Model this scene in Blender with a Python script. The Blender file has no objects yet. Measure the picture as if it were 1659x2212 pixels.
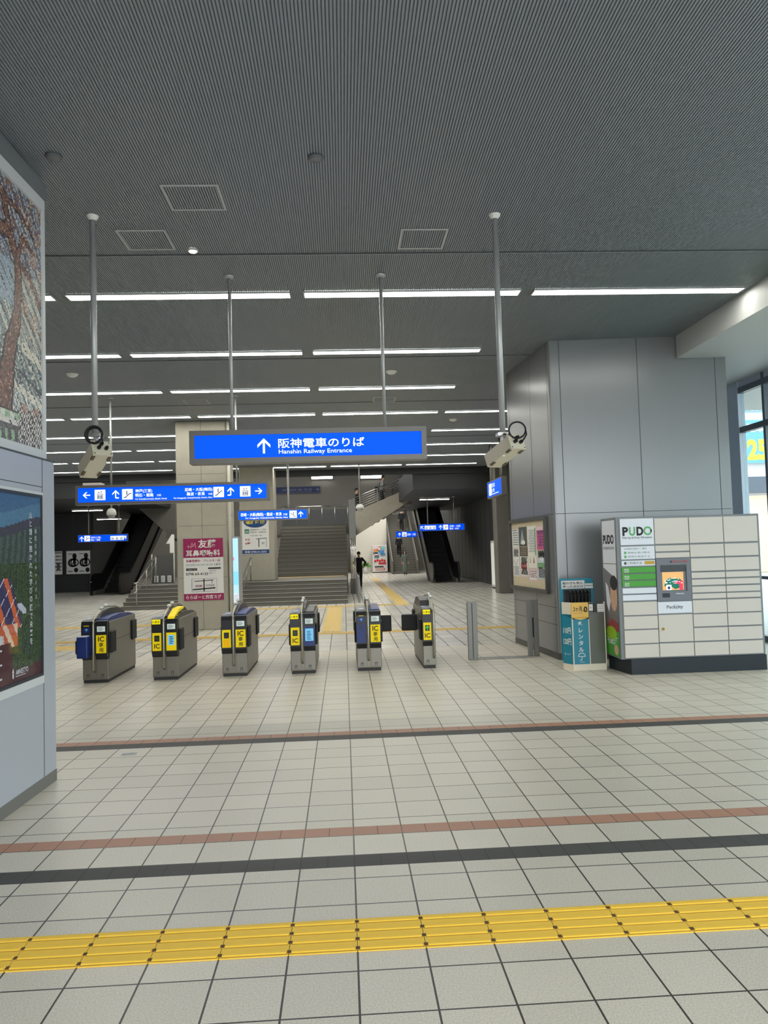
import bpy, bmesh, math, random
from mathutils import Vector, Matrix
random.seed(7)
SC = bpy.context.scene
COL = SC.collection
PI = math.pi

# ------------------------------------------------------------------ camera, sky, exposure
W, H, FPX = 1659, 2212, 1651.71
CAM_Z, PITCH, YAW, ROLL = 1.749, 0.0479376, 0.0542434, -0.0293312
_f = Vector((math.sin(YAW) * math.cos(PITCH), math.cos(YAW) * math.cos(PITCH), math.sin(PITCH)))
_r = Vector((math.cos(YAW), -math.sin(YAW), 0))
_u = _r.cross(_f)
_r2 = math.cos(ROLL) * _r + math.sin(ROLL) * _u
_u2 = -math.sin(ROLL) * _r + math.cos(ROLL) * _u
cam_data = bpy.data.cameras.new('camera')
cam = bpy.data.objects.new('camera', cam_data)
COL.objects.link(cam)
cam.matrix_world = Matrix(((_r2.x, _u2.x, -_f.x, 0), (_r2.y, _u2.y, -_f.y, 0), (_r2.z, _u2.z, -_f.z, CAM_Z), (0, 0, 0, 1)))
cam_data.sensor_fit = 'AUTO'
cam_data.sensor_width = 36
cam_data.lens = FPX / H * 36
cam_data.clip_start = 0.05
cam_data.clip_end = 400
SC.camera = cam

world = bpy.data.worlds.new('overcast_sky')
SC.world = world
world.use_nodes = True
_bg = world.node_tree.nodes['Background']
_bg.inputs['Color'].default_value = (0.93, 0.97, 1.0, 1)
SKY = 4.2
_bg.inputs['Strength'].default_value = SKY
LIGHT_EMIT = 22.0

def hall_fill_light(x, y, z, sx, sy, w, col=(1.0, 0.97, 0.90)):
    # unseen fill lights added to brighten the stair hall and the halls behind it
    d = bpy.data.lights.new('hall_fill', 'AREA')
    d.shape = 'RECTANGLE'
    d.size, d.size_y, d.energy, d.color = sx, sy, w, col
    o = bpy.data.objects.new('hall_fill', d)
    COL.objects.link(o)
    o.location = (x, y, z)
    return o
hall_fill_light(-3, 34, 7.3, 6, 3, 560)
hall_fill_light(1.5, 45, 7.3, 3, 6, 420)
hall_fill_light(3.0, 53, 7.3, 4, 6, 520)
hall_fill_light(-13, 54, 7.3, 6, 6, 60)

SC.view_settings.view_transform = 'Standard'
SC.view_settings.look = 'None'
SC.view_settings.gamma = 1
SC.view_settings.exposure = 0.0
SC.view_settings.use_curve_mapping = False
SC.cycles.max_bounces = 7
SC.cycles.diffuse_bounces = 4
SC.cycles.glossy_bounces = 3
SC.cycles.transparent_max_bounces = 8
SC.cycles.caustics_reflective = False
SC.cycles.caustics_refractive = False
SC.cycles.sample_clamp_indirect = 6
SC.cycles.use_denoising = True

# ------------------------------------------------------------------ materials
def lin(c):
    o = []
    for v in c[:3]:
        v = v / 255.0
        o.append(v / 12.92 if v <= 0.04045 else ((v + 0.055) / 1.055) ** 2.4)
    return tuple(o)

MATS = {}
def mat(name, rgb, rough=0.5, metal=0.0, emit=0.0, spec=0.5, noise=0.0, nscale=8.0, coat=0.0):
    if name in MATS:
        return MATS[name]
    m = bpy.data.materials.new(name)
    m.use_nodes = True
    nt = m.node_tree
    b = nt.nodes['Principled BSDF']
    c = lin(rgb)
    if emit and emit < 2:
        spec = 0.15
    b.inputs['Base Color'].default_value = (*c, 1)
    b.inputs['Roughness'].default_value = rough
    b.inputs['Metallic'].default_value = metal
    b.inputs['Specular IOR Level'].default_value = spec
    b.inputs['Coat Weight'].default_value = coat
    b.inputs['Coat Roughness'].default_value = 0.08
    if emit:
        b.inputs['Emission Color'].default_value = (*c, 1)
        b.inputs['Emission Strength'].default_value = emit
    if noise:
        tc = nt.nodes.new('ShaderNodeTexCoord')
        n = nt.nodes.new('ShaderNodeTexNoise')
        n.inputs['Scale'].default_value = nscale
        n.inputs['Detail'].default_value = 5
        nt.links.new(tc.outputs['Object'], n.inputs['Vector'])
        mx = nt.nodes.new('ShaderNodeMix')
        mx.data_type = 'RGBA'
        mx.inputs[6].default_value = (*[v * (1 - noise) for v in c], 1)
        mx.inputs[7].default_value = (*[min(1, v * (1 + noise)) for v in c], 1)
        nt.links.new(n.outputs['Fac'], mx.inputs[0])
        nt.links.new(mx.outputs[2], b.inputs['Base Color'])
    MATS[name] = m
    return m

def node_math(nt, op, a, b=None):
    n = nt.nodes.new('ShaderNodeMath')
    n.operation = op
    for i, v in enumerate((a, b)):
        if v is None:
            continue
        if isinstance(v, (int, float)):
            n.inputs[i].default_value = v
        else:
            nt.links.new(v, n.inputs[i])
    return n.outputs[0]

def tile_mat(name, rgb, px, py, joint=(38, 35, 30), jw=0.0043, rough=0.34, speck=0.2, vary=0.05):
    """Square tiles of px by py counted from the object's own origin, dark joints, speckled stoneware."""
    m = bpy.data.materials.new(name)
    m.use_nodes = True
    nt = m.node_tree
    b = nt.nodes['Principled BSDF']
    tc = nt.nodes.new('ShaderNodeTexCoord')
    sp = nt.nodes.new('ShaderNodeSeparateXYZ')
    nt.links.new(tc.outputs['Object'], sp.inputs[0])
    cells, masks = [], []
    for out, p in ((sp.outputs[0], px), (sp.outputs[1], py)):
        d = node_math(nt, 'DIVIDE', out, p)
        fl = node_math(nt, 'FLOOR', d)
        fr = node_math(nt, 'SUBTRACT', d, fl)
        dist = node_math(nt, 'MINIMUM', fr, node_math(nt, 'SUBTRACT', 1.0, fr))
        masks.append(node_math(nt, 'LESS_THAN', dist, jw / p))
        cells.append(fl)
    mask = node_math(nt, 'MAXIMUM', masks[0], masks[1])
    cx = nt.nodes.new('ShaderNodeCombineXYZ')
    nt.links.new(cells[0], cx.inputs[0])
    nt.links.new(cells[1], cx.inputs[1])
    wn = nt.nodes.new('ShaderNodeTexWhiteNoise')
    nt.links.new(cx.outputs[0], wn.inputs['Vector'])
    n = nt.nodes.new('ShaderNodeTexNoise')
    n.inputs['Scale'].default_value = 130
    n.inputs['Detail'].default_value = 2
    nt.links.new(tc.outputs['Object'], n.inputs['Vector'])
    n2 = nt.nodes.new('ShaderNodeTexNoise')
    n2.inputs['Scale'].default_value = 1.3
    nt.links.new(tc.outputs['Object'], n2.inputs['Vector'])
    v = node_math(nt, 'MULTIPLY', node_math(nt, 'SUBTRACT', n.outputs['Fac'], 0.5), speck * 4)
    v = node_math(nt, 'ADD', v, node_math(nt, 'MULTIPLY', node_math(nt, 'SUBTRACT', wn.outputs['Value'], 0.5), vary * 2))
    v = node_math(nt, 'ADD', v, node_math(nt, 'MULTIPLY', node_math(nt, 'SUBTRACT', n2.outputs['Fac'], 0.5), 0.12))
    v = node_math(nt, 'ADD', v, 1.0)
    vm = nt.nodes.new('ShaderNodeVectorMath')
    vm.operation = 'SCALE'
    vm.inputs[0].default_value = lin(rgb)
    nt.links.new(v, vm.inputs['Scale'])
    mx = nt.nodes.new('ShaderNodeMix')
    mx.data_type = 'RGBA'
    nt.links.new(mask, mx.inputs[0])
    nt.links.new(vm.outputs[0], mx.inputs[6])
    mx.inputs[7].default_value = (*lin(joint), 1)
    nt.links.new(mx.outputs[2], b.inputs['Base Color'])
    b.inputs['Roughness'].default_value = rough
    b.inputs['Specular IOR Level'].default_value = 0.45
    return m

def attr_mat(name, rough=0.5, coat=0.0):
    m = bpy.data.materials.new(name)
    m.use_nodes = True
    nt = m.node_tree
    b = nt.nodes['Principled BSDF']
    a = nt.nodes.new('ShaderNodeVertexColor')
    a.layer_name = 'print'
    nt.links.new(a.outputs['Color'], b.inputs['Base Color'])
    b.inputs['Roughness'].default_value = rough
    b.inputs['Coat Weight'].default_value = coat
    b.inputs['Coat Roughness'].default_value = 0.03
    return m

def glass_mat(name, tint=(235, 245, 245), refl=0.08):
    m = bpy.data.materials.new(name)
    m.use_nodes = True
    nt = m.node_tree
    nt.nodes.remove(nt.nodes['Principled BSDF'])
    out = nt.nodes['Material Output']
    t = nt.nodes.new('ShaderNodeBsdfTransparent')
    t.inputs[0].default_value = (*lin(tint), 1)
    g = nt.nodes.new('ShaderNodeBsdfGlossy')
    g.inputs['Roughness'].default_value = 0.02
    mx = nt.nodes.new('ShaderNodeMixShader')
    mx.inputs[0].default_value = refl
    nt.links.new(t.outputs[0], mx.inputs[1])
    nt.links.new(g.outputs[0], mx.inputs[2])
    nt.links.new(mx.outputs[0], out.inputs['Surface'])
    return m

# ------------------------------------------------------------------ mesh helpers
class MB:
    def __init__(s):
        s.v, s.f, s.m, s.sm, s.mats = [], [], [], [], []
    def mi(s, mt):
        if mt not in s.mats:
            s.mats.append(mt)
        return s.mats.index(mt)
    def add(s, vs, fs, mt, smooth=False):
        k = len(s.v)
        s.v.extend(tuple(p) for p in vs)
        i = s.mi(mt)
        for f in fs:
            s.f.append([k + j for j in f])
            s.m.append(i)
            s.sm.append(smooth)
        return s
    def from_bm(s, bm, mt, smooth=False):
        bm.verts.index_update()
        s.add([v.co[:] for v in bm.verts], [[v.index for v in f.verts] for f in bm.faces], mt, smooth)
        bm.free()
        return s
    def box(s, x0, y0, z0, x1, y1, z1, mt, bev=0.0, seg=2):
        if not bev:
            vs = [(x, y, z) for z in (z0, z1) for y in (y0, y1) for x in (x0, x1)]
            return s.add(vs, [(0, 2, 3, 1), (4, 5, 7, 6), (0, 1, 5, 4), (2, 6, 7, 3), (0, 4, 6, 2), (1, 3, 7, 5)], mt)
        bm = bmesh.new()
        bmesh.ops.create_cube(bm, size=1)
        for v in bm.verts:
            v.co = ((x0 + x1) / 2 + v.co.x * (x1 - x0), (y0 + y1) / 2 + v.co.y * (y1 - y0), (z0 + z1) / 2 + v.co.z * (z1 - z0))
        bmesh.ops.bevel(bm, geom=list(bm.edges), offset=bev, segments=seg, profile=0.5, affect='EDGES')
        return s.from_bm(bm, mt)
    def obox(s, c, ax, h, mt):
        c = Vector(c)
        vs = [c + ax[0] * h[0] * a + ax[1] * h[1] * b + ax[2] * h[2] * d for d in (-1, 1) for b in (-1, 1) for a in (-1, 1)]
        return s.add(vs, [(0, 2, 3, 1), (4, 5, 7, 6), (0, 1, 5, 4), (2, 6, 7, 3), (0, 4, 6, 2), (1, 3, 7, 5)], mt)
    def prism(s, poly, axis, a, b, mt):
        def P(p, t):
            return {'z': (p[0], p[1], t), 'x': (t, p[0], p[1]), 'y': (p[0], t, p[1])}[axis]
        n = len(poly)
        vs = [P(p, a) for p in poly] + [P(p, b) for p in poly]
        fs = [list(range(n))[::-1], list(range(n, 2 * n))] + [(i, (i + 1) % n, n + (i + 1) % n, n + i) for i in range(n)]
        return s.add(vs, fs, mt)
    def cyl(s, p0, p1, r0, mt, r1=None, n=16, smooth=True):
        return s.tube([p0, p1], [r0, r0 if r1 is None else r1], mt, n, smooth)
    def tube(s, pts, r, mt, n=10, smooth=True, closed=False):
        pts = [Vector(p) for p in pts]
        k = len(pts)
        rs = r if isinstance(r, (list, tuple)) else [r] * k
        t0 = (pts[1] - pts[0]).normalized()
        nrm = t0.orthogonal().normalized()
        vs, fs = [], []
        for i in range(k):
            if closed:
                t = (pts[(i + 1) % k] - pts[i - 1]).normalized()
            else:
                t = (pts[min(i + 1, k - 1)] - pts[max(i - 1, 0)]).normalized()
            nrm = (nrm - t * nrm.dot(t)).normalized()
            bn = t.cross(nrm)
            for j in range(n):
                a = 2 * PI * j / n
                vs.append(pts[i] + (nrm * math.cos(a) + bn * math.sin(a)) * rs[i])
        for i in range(k if closed else k - 1):
            for j in range(n):
                a, b2 = i * n, ((i + 1) % k) * n
                fs.append((a + j, a + (j + 1) % n, b2 + (j + 1) % n, b2 + j))
        s.add(vs, fs, mt, smooth)
        if not closed:
            s.add(vs[:n], [list(range(n))[::-1]], mt)
            s.add(vs[-n:], [list(range(n))], mt)
        return s
    def lathe(s, prof, o, mt, n=20):
        o = Vector(o)
        vs, fs = [], []
        for r, z in prof:
            for j in range(n):
                a = 2 * PI * j / n
                vs.append(o + Vector((r * math.cos(a), r * math.sin(a), z)))
        for i in range(len(prof) - 1):
            for j in range(n):
                fs.append((i * n + j, i * n + (j + 1) % n, (i + 1) * n + (j + 1) % n, (i + 1) * n + j))
        return s.add(vs, fs, mt, True)
    def ball(s, c, r, mt, nu=14, nv=9):
        r = (r, r, r) if isinstance(r, (int, float)) else r
        vs, fs = [], []
        for i in range(nv + 1):
            t = PI * i / nv
            for j in range(nu):
                p = 2 * PI * j / nu
                vs.append((c[0] + r[0] * math.sin(t) * math.cos(p), c[1] + r[1] * math.sin(t) * math.sin(p), c[2] + r[2] * math.cos(t)))
        for i in range(nv):
            for j in range(nu):
                fs.append((i * nu + j, i * nu + (j + 1) % nu, (i + 1) * nu + (j + 1) % nu, (i + 1) * nu + j))
        return s.add(vs, fs, mt, True)
    def build(s, name, parent=None, loc=(0, 0, 0), rz=0.0, fix=True):
        me = bpy.data.meshes.new(name)
        me.from_pydata(s.v, [], s.f)
        for mt in s.mats:
            me.materials.append(mt)
        me.polygons.foreach_set('material_index', s.m)
        me.polygons.foreach_set('use_smooth', s.sm)
        if fix and len(s.f) < 30000:
            bm = bmesh.new()
            bm.from_mesh(me)
            bmesh.ops.remove_doubles(bm, verts=bm.verts, dist=1e-6)
            bmesh.ops.recalc_face_normals(bm, faces=bm.faces)
            bm.to_mesh(me)
            bm.free()
        me.update()
        o = bpy.data.objects.new(name, me)
        COL.objects.link(o)
        o.location = loc
        o.rotation_euler = (0, 0, rz)
        if parent:
            o.parent = parent
        return o

def text_mesh(body, bold=0.0, spacing=1.0, _cache={}):
    key = (body, bold, spacing)
    if key not in _cache:
        c = bpy.data.curves.new('lettering', 'FONT')
        c.body = body
        c.size = 1
        c.resolution_u = 3
        c.offset = bold
        c.space_line = 1.0
        c.space_character = spacing
        o = bpy.data.objects.new('lettering', c)
        me = bpy.data.meshes.new_from_object(o)
        vs = [(v.co.x, v.co.y) for v in me.vertices]
        fs = [list(p.vertices) for p in me.polygons]
        bpy.data.objects.remove(o)
        bpy.data.curves.remove(c)
        bpy.data.meshes.remove(me)
        _cache[key] = (vs, fs)
    return _cache[key]

class Art:
    """Flat printing on a panel: coordinates in metres from o along r (right) and u (up), facing r x u."""
    def __init__(s, mb, o, r, u, eps=0.001):
        s.mb, s.o, s.r, s.u = mb, Vector(o), Vector(r).normalized(), Vector(u).normalized()
        s.n = s.r.cross(s.u)
        s.e = eps
    def P(s, x, y, l):
        return s.o + s.r * x + s.u * y + s.n * (l * s.e)
    def poly(s, pts, mt, l=1):
        s.mb.add([s.P(x, y, l) for x, y in pts], [list(range(len(pts)))], mt)
        return s
    def rect(s, x0, y0, x1, y1, mt, l=1):
        return s.poly([(x0, y0), (x1, y0), (x1, y1), (x0, y1)], mt, l)
    def ell(s, cx, cy, rx, ry, mt, l=1, n=28):
        return s.poly([(cx + rx * math.cos(2 * PI * i / n), cy + ry * math.sin(2 * PI * i / n)) for i in range(n)], mt, l)
    def ring(s, cx, cy, r, w, mt, l=1, a0=0, a1=360, n=24):
        for i in range(n):
            a, b = math.radians(a0 + (a1 - a0) * i / n), math.radians(a0 + (a1 - a0) * (i + 1) / n)
            q = [(cx + k * math.cos(t), cy + k * math.sin(t)) for k, t in ((r, a), (r + w, a), (r + w, b), (r, b))]
            s.poly(q, mt, l)
        return s
    def line(s, x0, y0, x1, y1, w, mt, l=1):
        d = Vector((x1 - x0, y1 - y0))
        n = Vector((-d.y, d.x)).normalized() * w / 2
        return s.poly([(x0 + n.x, y0 + n.y), (x0 - n.x, y0 - n.y), (x1 - n.x, y1 - n.y), (x1 + n.x, y1 + n.y)], mt, l)
    def text(s, body, x, y, h, mt, l=2, align='L', bold=0.0, w=None, sx=1.0):
        vs, fs = text_mesh(body, bold)
        if not vs:
            return s
        x0, x1 = min(v[0] for v in vs), max(v[0] for v in vs)
        kx = h * sx
        if w:
            kx = w / (x1 - x0)
        off = {'L': 0, 'C': -(x1 - x0) * kx / 2, 'R': -(x1 - x0) * kx}[align]
        s.mb.add([s.P(x + off + (a - x0) * kx, y + b * h, l) for a, b in vs], fs, mt)
        return s
    def vtext(s, body, x, y, h, mt, l=2, bold=0.0, step=1.1):
        for i, ch in enumerate(body):
            ch = {'ー': '｜'}.get(ch, ch)
            s.text(ch, x, y - i * h * step, h, mt, l, 'C', bold)
        return s
    def arrow(s, cx, cy, k, ang, mt, l=2):
        ca, sa = math.cos(math.radians(ang)), math.sin(math.radians(ang))
        def R(p):
            return (cx + (p[0] * ca - p[1] * sa) * k, cy + (p[0] * sa + p[1] * ca) * k)
        for q in ([(-.07, -.5), (.07, -.5), (.07, .42), (-.07, .42)],
                  [(0, .5), (-.42, .08), (-.42, -.12), (0, .3)], [(0, .5), (0, .3), (.42, -.12), (.42, .08)]):
            s.poly([R(p) for p in q], mt, l)
        return s
    def bent_arrow(s, cx, cy, k, side, mt, l=2):
        s.arrow(cx, cy + .06 * k, k * .9, 0, mt, l)
        s.rect(min(cx, cx + side * .36 * k), cy - .46 * k, max(cx, cx + side * .36 * k), cy - .32 * k, mt, l)
        return s
    def pict(s, x, y, k, kind, white, dark, l=2):
        s.rect(x, y, x + k, y + k, white, l)
        c = x + k / 2
        if kind == 'lift':
            s.rect(x + .22 * k, y + .1 * k, x + .78 * k, y + .6 * k, dark, l + 1)
            s.rect(x + .27 * k, y + .15 * k, x + .73 * k, y + .55 * k, white, l + 2)
            for q in (-.15, 0, .15):
                s.ell(c + q * k, y + .45 * k, .05 * k, .05 * k, dark, l + 3, 10)
                s.rect(c + (q - .045) * k, y + .18 * k, c + (q + .045) * k, y + .4 * k, dark, l + 3)
            s.poly([(c - .2 * k, y + .68 * k), (c - .04 * k, y + .68 * k), (c - .12 * k, y + .84 * k)], dark, l + 1)
            s.poly([(c + .04 * k, y + .84 * k), (c + .2 * k, y + .84 * k), (c + .12 * k, y + .68 * k)], dark, l + 1)
        else:
            f = 1 if kind == 'up' else -1
            s.line(c - f * .36 * k, y + .2 * k, c - f * .16 * k, y + .2 * k, .08 * k, dark, l + 1)
            s.line(c - f * .2 * k, y + .2 * k, c + f * .22 * k, y + .58 * k, .08 * k, dark, l + 1)
            s.line(c + f * .2 * k, y + .58 * k, c + f * .38 * k, y + .58 * k, .08 * k, dark, l + 1)
            s.ell(c - f * .05 * k, y + .78 * k, .06 * k, .06 * k, dark, l + 1, 10)
            s.line(c - f * .05 * k, y + .72 * k, c - f * .05 * k, y + .45 * k, .09 * k, dark, l + 1)
        return s

def tag(o, label, cat, group=None):
    o['label'] = label
    o['category'] = cat
    if group:
        o['group'] = group
    return o
def thing(name, label, cat, loc=(0, 0, 0), rz=0.0, group=None):
    o = bpy.data.objects.new(name, None)
    o.empty_display_size = 0.2
    COL.objects.link(o)
    o.location = loc
    o.rotation_euler = (0, 0, rz)
    return tag(o, label, cat, group)
def struct(o):
    o['kind'] = 'structure'
    return o
ORD = ['first', 'second', 'third', 'fourth', 'fifth', 'sixth', 'seventh', 'eighth', 'ninth', 'tenth']

# shared materials
STEEL = mat('brushed_steel', (168, 166, 160), 0.32, 0.85, noise=0.06, nscale=30)
STEEL_DK = mat('dull_steel', (120, 120, 118), 0.4, 0.7)
CHROME = mat('polished_steel', (205, 205, 202), 0.18, 1.0)
BLACK = mat('black_plastic', (22, 23, 26), 0.4)
RUBBER = mat('black_rubber', (18, 19, 22), 0.6)
WHITE = mat('white_paint', (225, 225, 220), 0.5)
YEL = mat('yellow_panel', (245, 215, 20), 0.45, emit=0.12)
CREAM = mat('cream_panel', (222, 216, 200), 0.5)
GREYMET = mat('grey_metal', (128, 129, 128), 0.4, 0.3)
SIGNBLUE = mat('lit_blue', (0, 86, 250), 0.6, emit=0.7)
SIGNBLUE_DIM = mat('unlit_blue', (22, 48, 110), 0.5)
SIGNWHITE = mat('lit_white', (240, 246, 255), 0.4, emit=0.9)
PAPER = mat('white_paper', (226, 226, 224), 0.7)
INK = mat('black_ink', (32, 32, 34), 0.7)
CONC = mat('pale_concrete', (170, 165, 151), 0.75, noise=0.12, nscale=5)
CONC_DK = mat('grey_concrete', (112, 110, 104), 0.8, noise=0.12, nscale=4)
PANEL = mat('grey_wall_panel', (134, 136, 138), 0.28, 0.35, spec=0.5)
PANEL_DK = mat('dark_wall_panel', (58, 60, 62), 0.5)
SEAM = mat('dark_joint', (70, 73, 77), 0.7)
LAMP = mat('lamp_diffuser', (255, 254, 244), 0.5, emit=LIGHT_EMIT)
TACT = mat('tactile_yellow', (255, 204, 66), 0.6, noise=0.05, nscale=20)
TACT_DK = mat('worn_tactile_yellow', (216, 186, 112), 0.6, noise=0.08, nscale=20)

# ================================================================== THE SETTING
CEIL = 4.852
X0 = -1.485                     # a tile joint that runs away from the camera
FLOOR = tile_mat('floor_tiles', (208, 200, 184), 0.3, 0.3)
FLOOR2 = tile_mat('floor_tiles_front', (208, 200, 184), 0.3, 0.302)
BRICK = tile_mat('band_terracotta', (178, 130, 106), 0.15, 1.0, joint=(90, 66, 54), jw=0.0025, speck=0.08, rough=.5)
SLATE = tile_mat('band_slate', (66, 65, 63), 0.15, 1.0, joint=(36, 36, 36), jw=0.0025, speck=0.08, rough=.6)
INNER = tile_mat('floor_tiles_inner', (226, 222, 212), 0.3, 0.6, joint=(120, 116, 108), jw=0.009, speck=0.06, vary=0.1, rough=.22)  # inner tiles, painted paler to stand in for lamp light reflected off them
def floor_strip(name, x0, x1, y0, y1, oy, m, ox=X0, z=0.0):
    mb = MB()
    mb.add([(x0 - ox, y0 - oy, 0), (x1 - ox, y0 - oy, 0), (x1 - ox, y1 - oy, 0), (x0 - ox, y1 - oy, 0)], [(0, 1, 2, 3)], m)
    return struct(mb.build(name, loc=(ox, oy, z)))
FX0, FX1 = -19.0, 7.1
floor_strip('floor', FX0, FX1, -3, 3.4187, 2.968, FLOOR)
floor_strip('floor', FX0, FX1, 3.4187, 4.319, 3.869, FLOOR)
floor_strip('floor', FX0, FX1, 4.319, 4.476, 4.2, SLATE)
floor_strip('floor', FX0, FX1, 4.476, 4.786, 4.480, FLOOR2)
floor_strip('floor', FX0, FX1, 4.786, 4.927, 4.6, BRICK)
floor_strip('floor', FX0, FX1, 4.927, 7.168, 5.06, FLOOR2)
floor_strip('floor', FX0, FX1, 7.168, 7.345, 7.0, SLATE)
floor_strip('floor', FX0, FX1, 7.345, 7.484, 7.0, BRICK)
floor_strip('floor', FX0, FX1, 7.484, 13.5, 7.62, FLOOR)
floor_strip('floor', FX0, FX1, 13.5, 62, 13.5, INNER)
# street outside the glazing and behind the entrance
PAVE = mat('street_paving', (190, 190, 188), 0.8, noise=0.08)
mb = MB()
mb.add([(7.1, -30, -.02), (60, -30, -.02), (60, 70, -.02), (7.1, 70, -.02)], [(0, 1, 2, 3)], PAVE)
mb.add([(-40, -30, -.02), (7.1, -30, -.02), (7.1, -3, -.02), (-40, -3, -.02)], [(0, 1, 2, 3)], PAVE)
struct(mb.build('pavement_outside'))

DIRT = mat('tactile_dirt', (196, 150, 52), .8)
DIRT_DK = mat('tactile_dirt_dark', (92, 70, 44), .8)
# tactile paving: ridged yellow tiles near the camera
mb = MB()
k0 = int((-4.3 - X0) / .3)
for k in range(k0, 22):
    x = X0 + .3 * k
    mb.box(x + .0015, 3.4187, 0.0005, x + .2985, 3.7136, 0.004, TACT)
    for j in range(4):
        y = 3.4187 + .0285 + j * .0793
        n = 8
        r = .0165
        prof = [(y - r, .004), (y - r * .6, .0082), (y + r * .6, .0082), (y + r, .004)]
        mb.prism(prof, 'x', x + .012, x + .288, TACT)
        mb.box(x + .006, y - r - .006, .0035, x + .294, y - r, .0046, DIRT)
    for j in range(4):                                   # worn bar ends at the joints
        y = 3.4187 + .0285 + j * .0793
        mb.box(x - .008, y - .012, .0006, x + .010, y + .012, .0046, DIRT_DK)
o = struct(mb.build('floor_tactile_paving'))
# far tactile strips
def tact_strip(x0, y0, x1, y1, along):
    mb = MB()
    mb.box(x0, y0, 0.001, x1, y1, 0.006, TACT_DK)
    if along == 'y':
        for j in range(4):
            xx = x0 + (x1 - x0) * (j + .5) / 4
            mb.box(xx - .018, y0, .006, xx + .018, y1, .010, TACT_DK)
    else:
        for j in range(4):
            yy = y0 + (y1 - y0) * (j + .5) / 4
            mb.box(x0, yy - .018, .006, x1, yy + .018, .010, TACT_DK)
    return struct(mb.build('floor_tactile_paving'))
tact_strip(-.52, 16.6, -.1, 23.6, 'y')
tact_strip(-7.5, 16.1, 3.6, 16.45, 'x')
tact_strip(-10, 19.3, -3.9, 19.75, 'x')
tact_strip(-7.3, 14.9, -4.9, 15.6, 'x')
tact_strip(-4.0, 23.7, 1.55, 24.15, 'x')
tact_strip(1.6, 23.6, 2.0, 46, 'y')

# ceiling: fine metal slats that run away from the camera
CEILM = mat('ceiling_slats', (140, 147, 154), 0.5, 0.1)
CEILGAP = mat('ceiling_groove', (108, 114, 120), 0.6)
mb = MB()
p = .022
nx = int((7.1 + 15) / p)
ya, yb = -2.0, 29.5
vs, fs, fg = [], [], []
for i in range(nx):
    x = -15 + i * p
    k = len(vs)
    for y in (ya, yb):
        vs += [(x, y, CEIL), (x + .0125, y, CEIL), (x + .0125, y, CEIL + .008), (x + p, y, CEIL + .008), (x + p, y, CEIL)]
    fs += [(k, k + 1, k + 6, k + 5), (k + 1, k + 2, k + 7, k + 6), (k + 3, k + 4, k + 9, k + 8)]
    fg += [(k + 2, k + 3, k + 8, k + 7)]
mb.add(vs, fs, CEILM)
mb.add(vs, fg, CEILGAP)
mb.box(-15, ya, CEIL + .02, 7.1, yb, CEIL + .2, CEILM)
struct(mb.build('ceiling', fix=False))
mb = MB()
for y in (7.88, 12.25, 16.0, 21.2):
    mb.box(-15, y - .012, CEIL - .006, 7.1, y + .012, CEIL - .0005, SEAM)
    mb.box(-15, y + .012, CEIL - .009, 7.1, y + .026, CEIL - .0005, CEILM)
struct(mb.build('trim_1'))

# left wall: grey panelled block with the advert, mosaic above it (turned by 1.9 degrees)
LW = (-2.312, 6.266)
LRZ = -math.radians(1.92)
LWP = mat('pale_wall_panel', (172, 176, 184), 0.38, 0.05)
mb = MB()
mb.box(-2.5, -8.5, .09, 0, 0, 2.517, LWP)
for y in (-.223,):
    mb.box(-.001, y - .004, .09, .0015, y + .004, .80, SEAM)
    mb.box(-.001, y - .004, 2.26, .0015, y + .004, 2.517, SEAM)
for y in (-1.62, -3.0, -4.4):
    mb.box(-.001, y - .004, .09, .0015, y + .004, 2.517, SEAM)
mb.box(-.001, -3.0, 2.30, .0015, -.223, 2.306, SEAM)
mb.box(-2.5, -8.5, 2.517, .004, .004, 2.53, SEAM)
struct(mb.build('wall_left', loc=(*LW, 0), rz=LRZ))
mb = MB()
mb.box(-2.5, -8.5, 0, .003, .003, .09, mat('skirting_grey', (112, 110, 104), 0.6))
struct(mb.build('baseboard_left', loc=(*LW, 0), rz=LRZ))
UPW = mat('pale_frame', (204, 205, 206), 0.45)
mb = MB()
mb.box(-2.5, -8.5, 2.53, -.075, -.01, CEIL - .001, mat('upper_wall_grey', (112, 114, 116), 0.55))
mb.box(-.075, -8.5, 4.66, -.03, -.03, 4.78, mat('cornice_grey', (112, 114, 116), 0.55))
struct(mb.build('wall_left_upper', loc=(*LW, 0), rz=LRZ))

# right block of grey metal panels
A, Bp, Cp, D = (3.2, 11.42), (5.87, 11.21), (5.93, 13.66), (3.035, 13.66)
mb = MB()
ax = Vector((Bp[0] - A[0], Bp[1] - A[1])).normalized()
lx = Vector((D[0] - A[0], D[1] - A[1])).normalized()
rc = .045
corner = [tuple(Vector(A) + lx * rc), tuple(Vector(A) + lx * rc * .45 + ax * rc * .12), tuple(Vector(A) + lx * rc * .12 + ax * rc * .45), tuple(Vector(A) + ax * rc)]
poly = corner + [Bp, Cp, D]
mb.prism(poly, 'z', 0.0, CEIL - .0005, PANEL)
def on_front(t, off=.0015):
    return Vector(A) + ax * t + Vector((ax.y, -ax.x)) * off
def on_side(t, off=.0015):
    return Vector(A) + lx * t + Vector((-lx.y, lx.x)) * off
def seam(fn, t0, t1, z0, z1):
    a, b = fn(t0), fn(t1)
    mb.add([(*a, z0), (*b, z0), (*b, z1), (*a, z1)], [(0, 1, 2, 3)], SEAM)
for t in (.165, 1.345, 2.515):
    seam(on_front, t - .005, t + .005, 0, CEIL)
seam(on_front, .02, 2.66, 2.196, 2.204)
for t in (.1, .95, 2.13):
    seam(on_side, t - .005, t + .005, 0, CEIL)
for zz in (2.2, .52, .78):
    seam(on_side, .03, 2.2, zz - .004, zz + .004)
struct(mb.build('wall_right'))
mb = MB()
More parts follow.
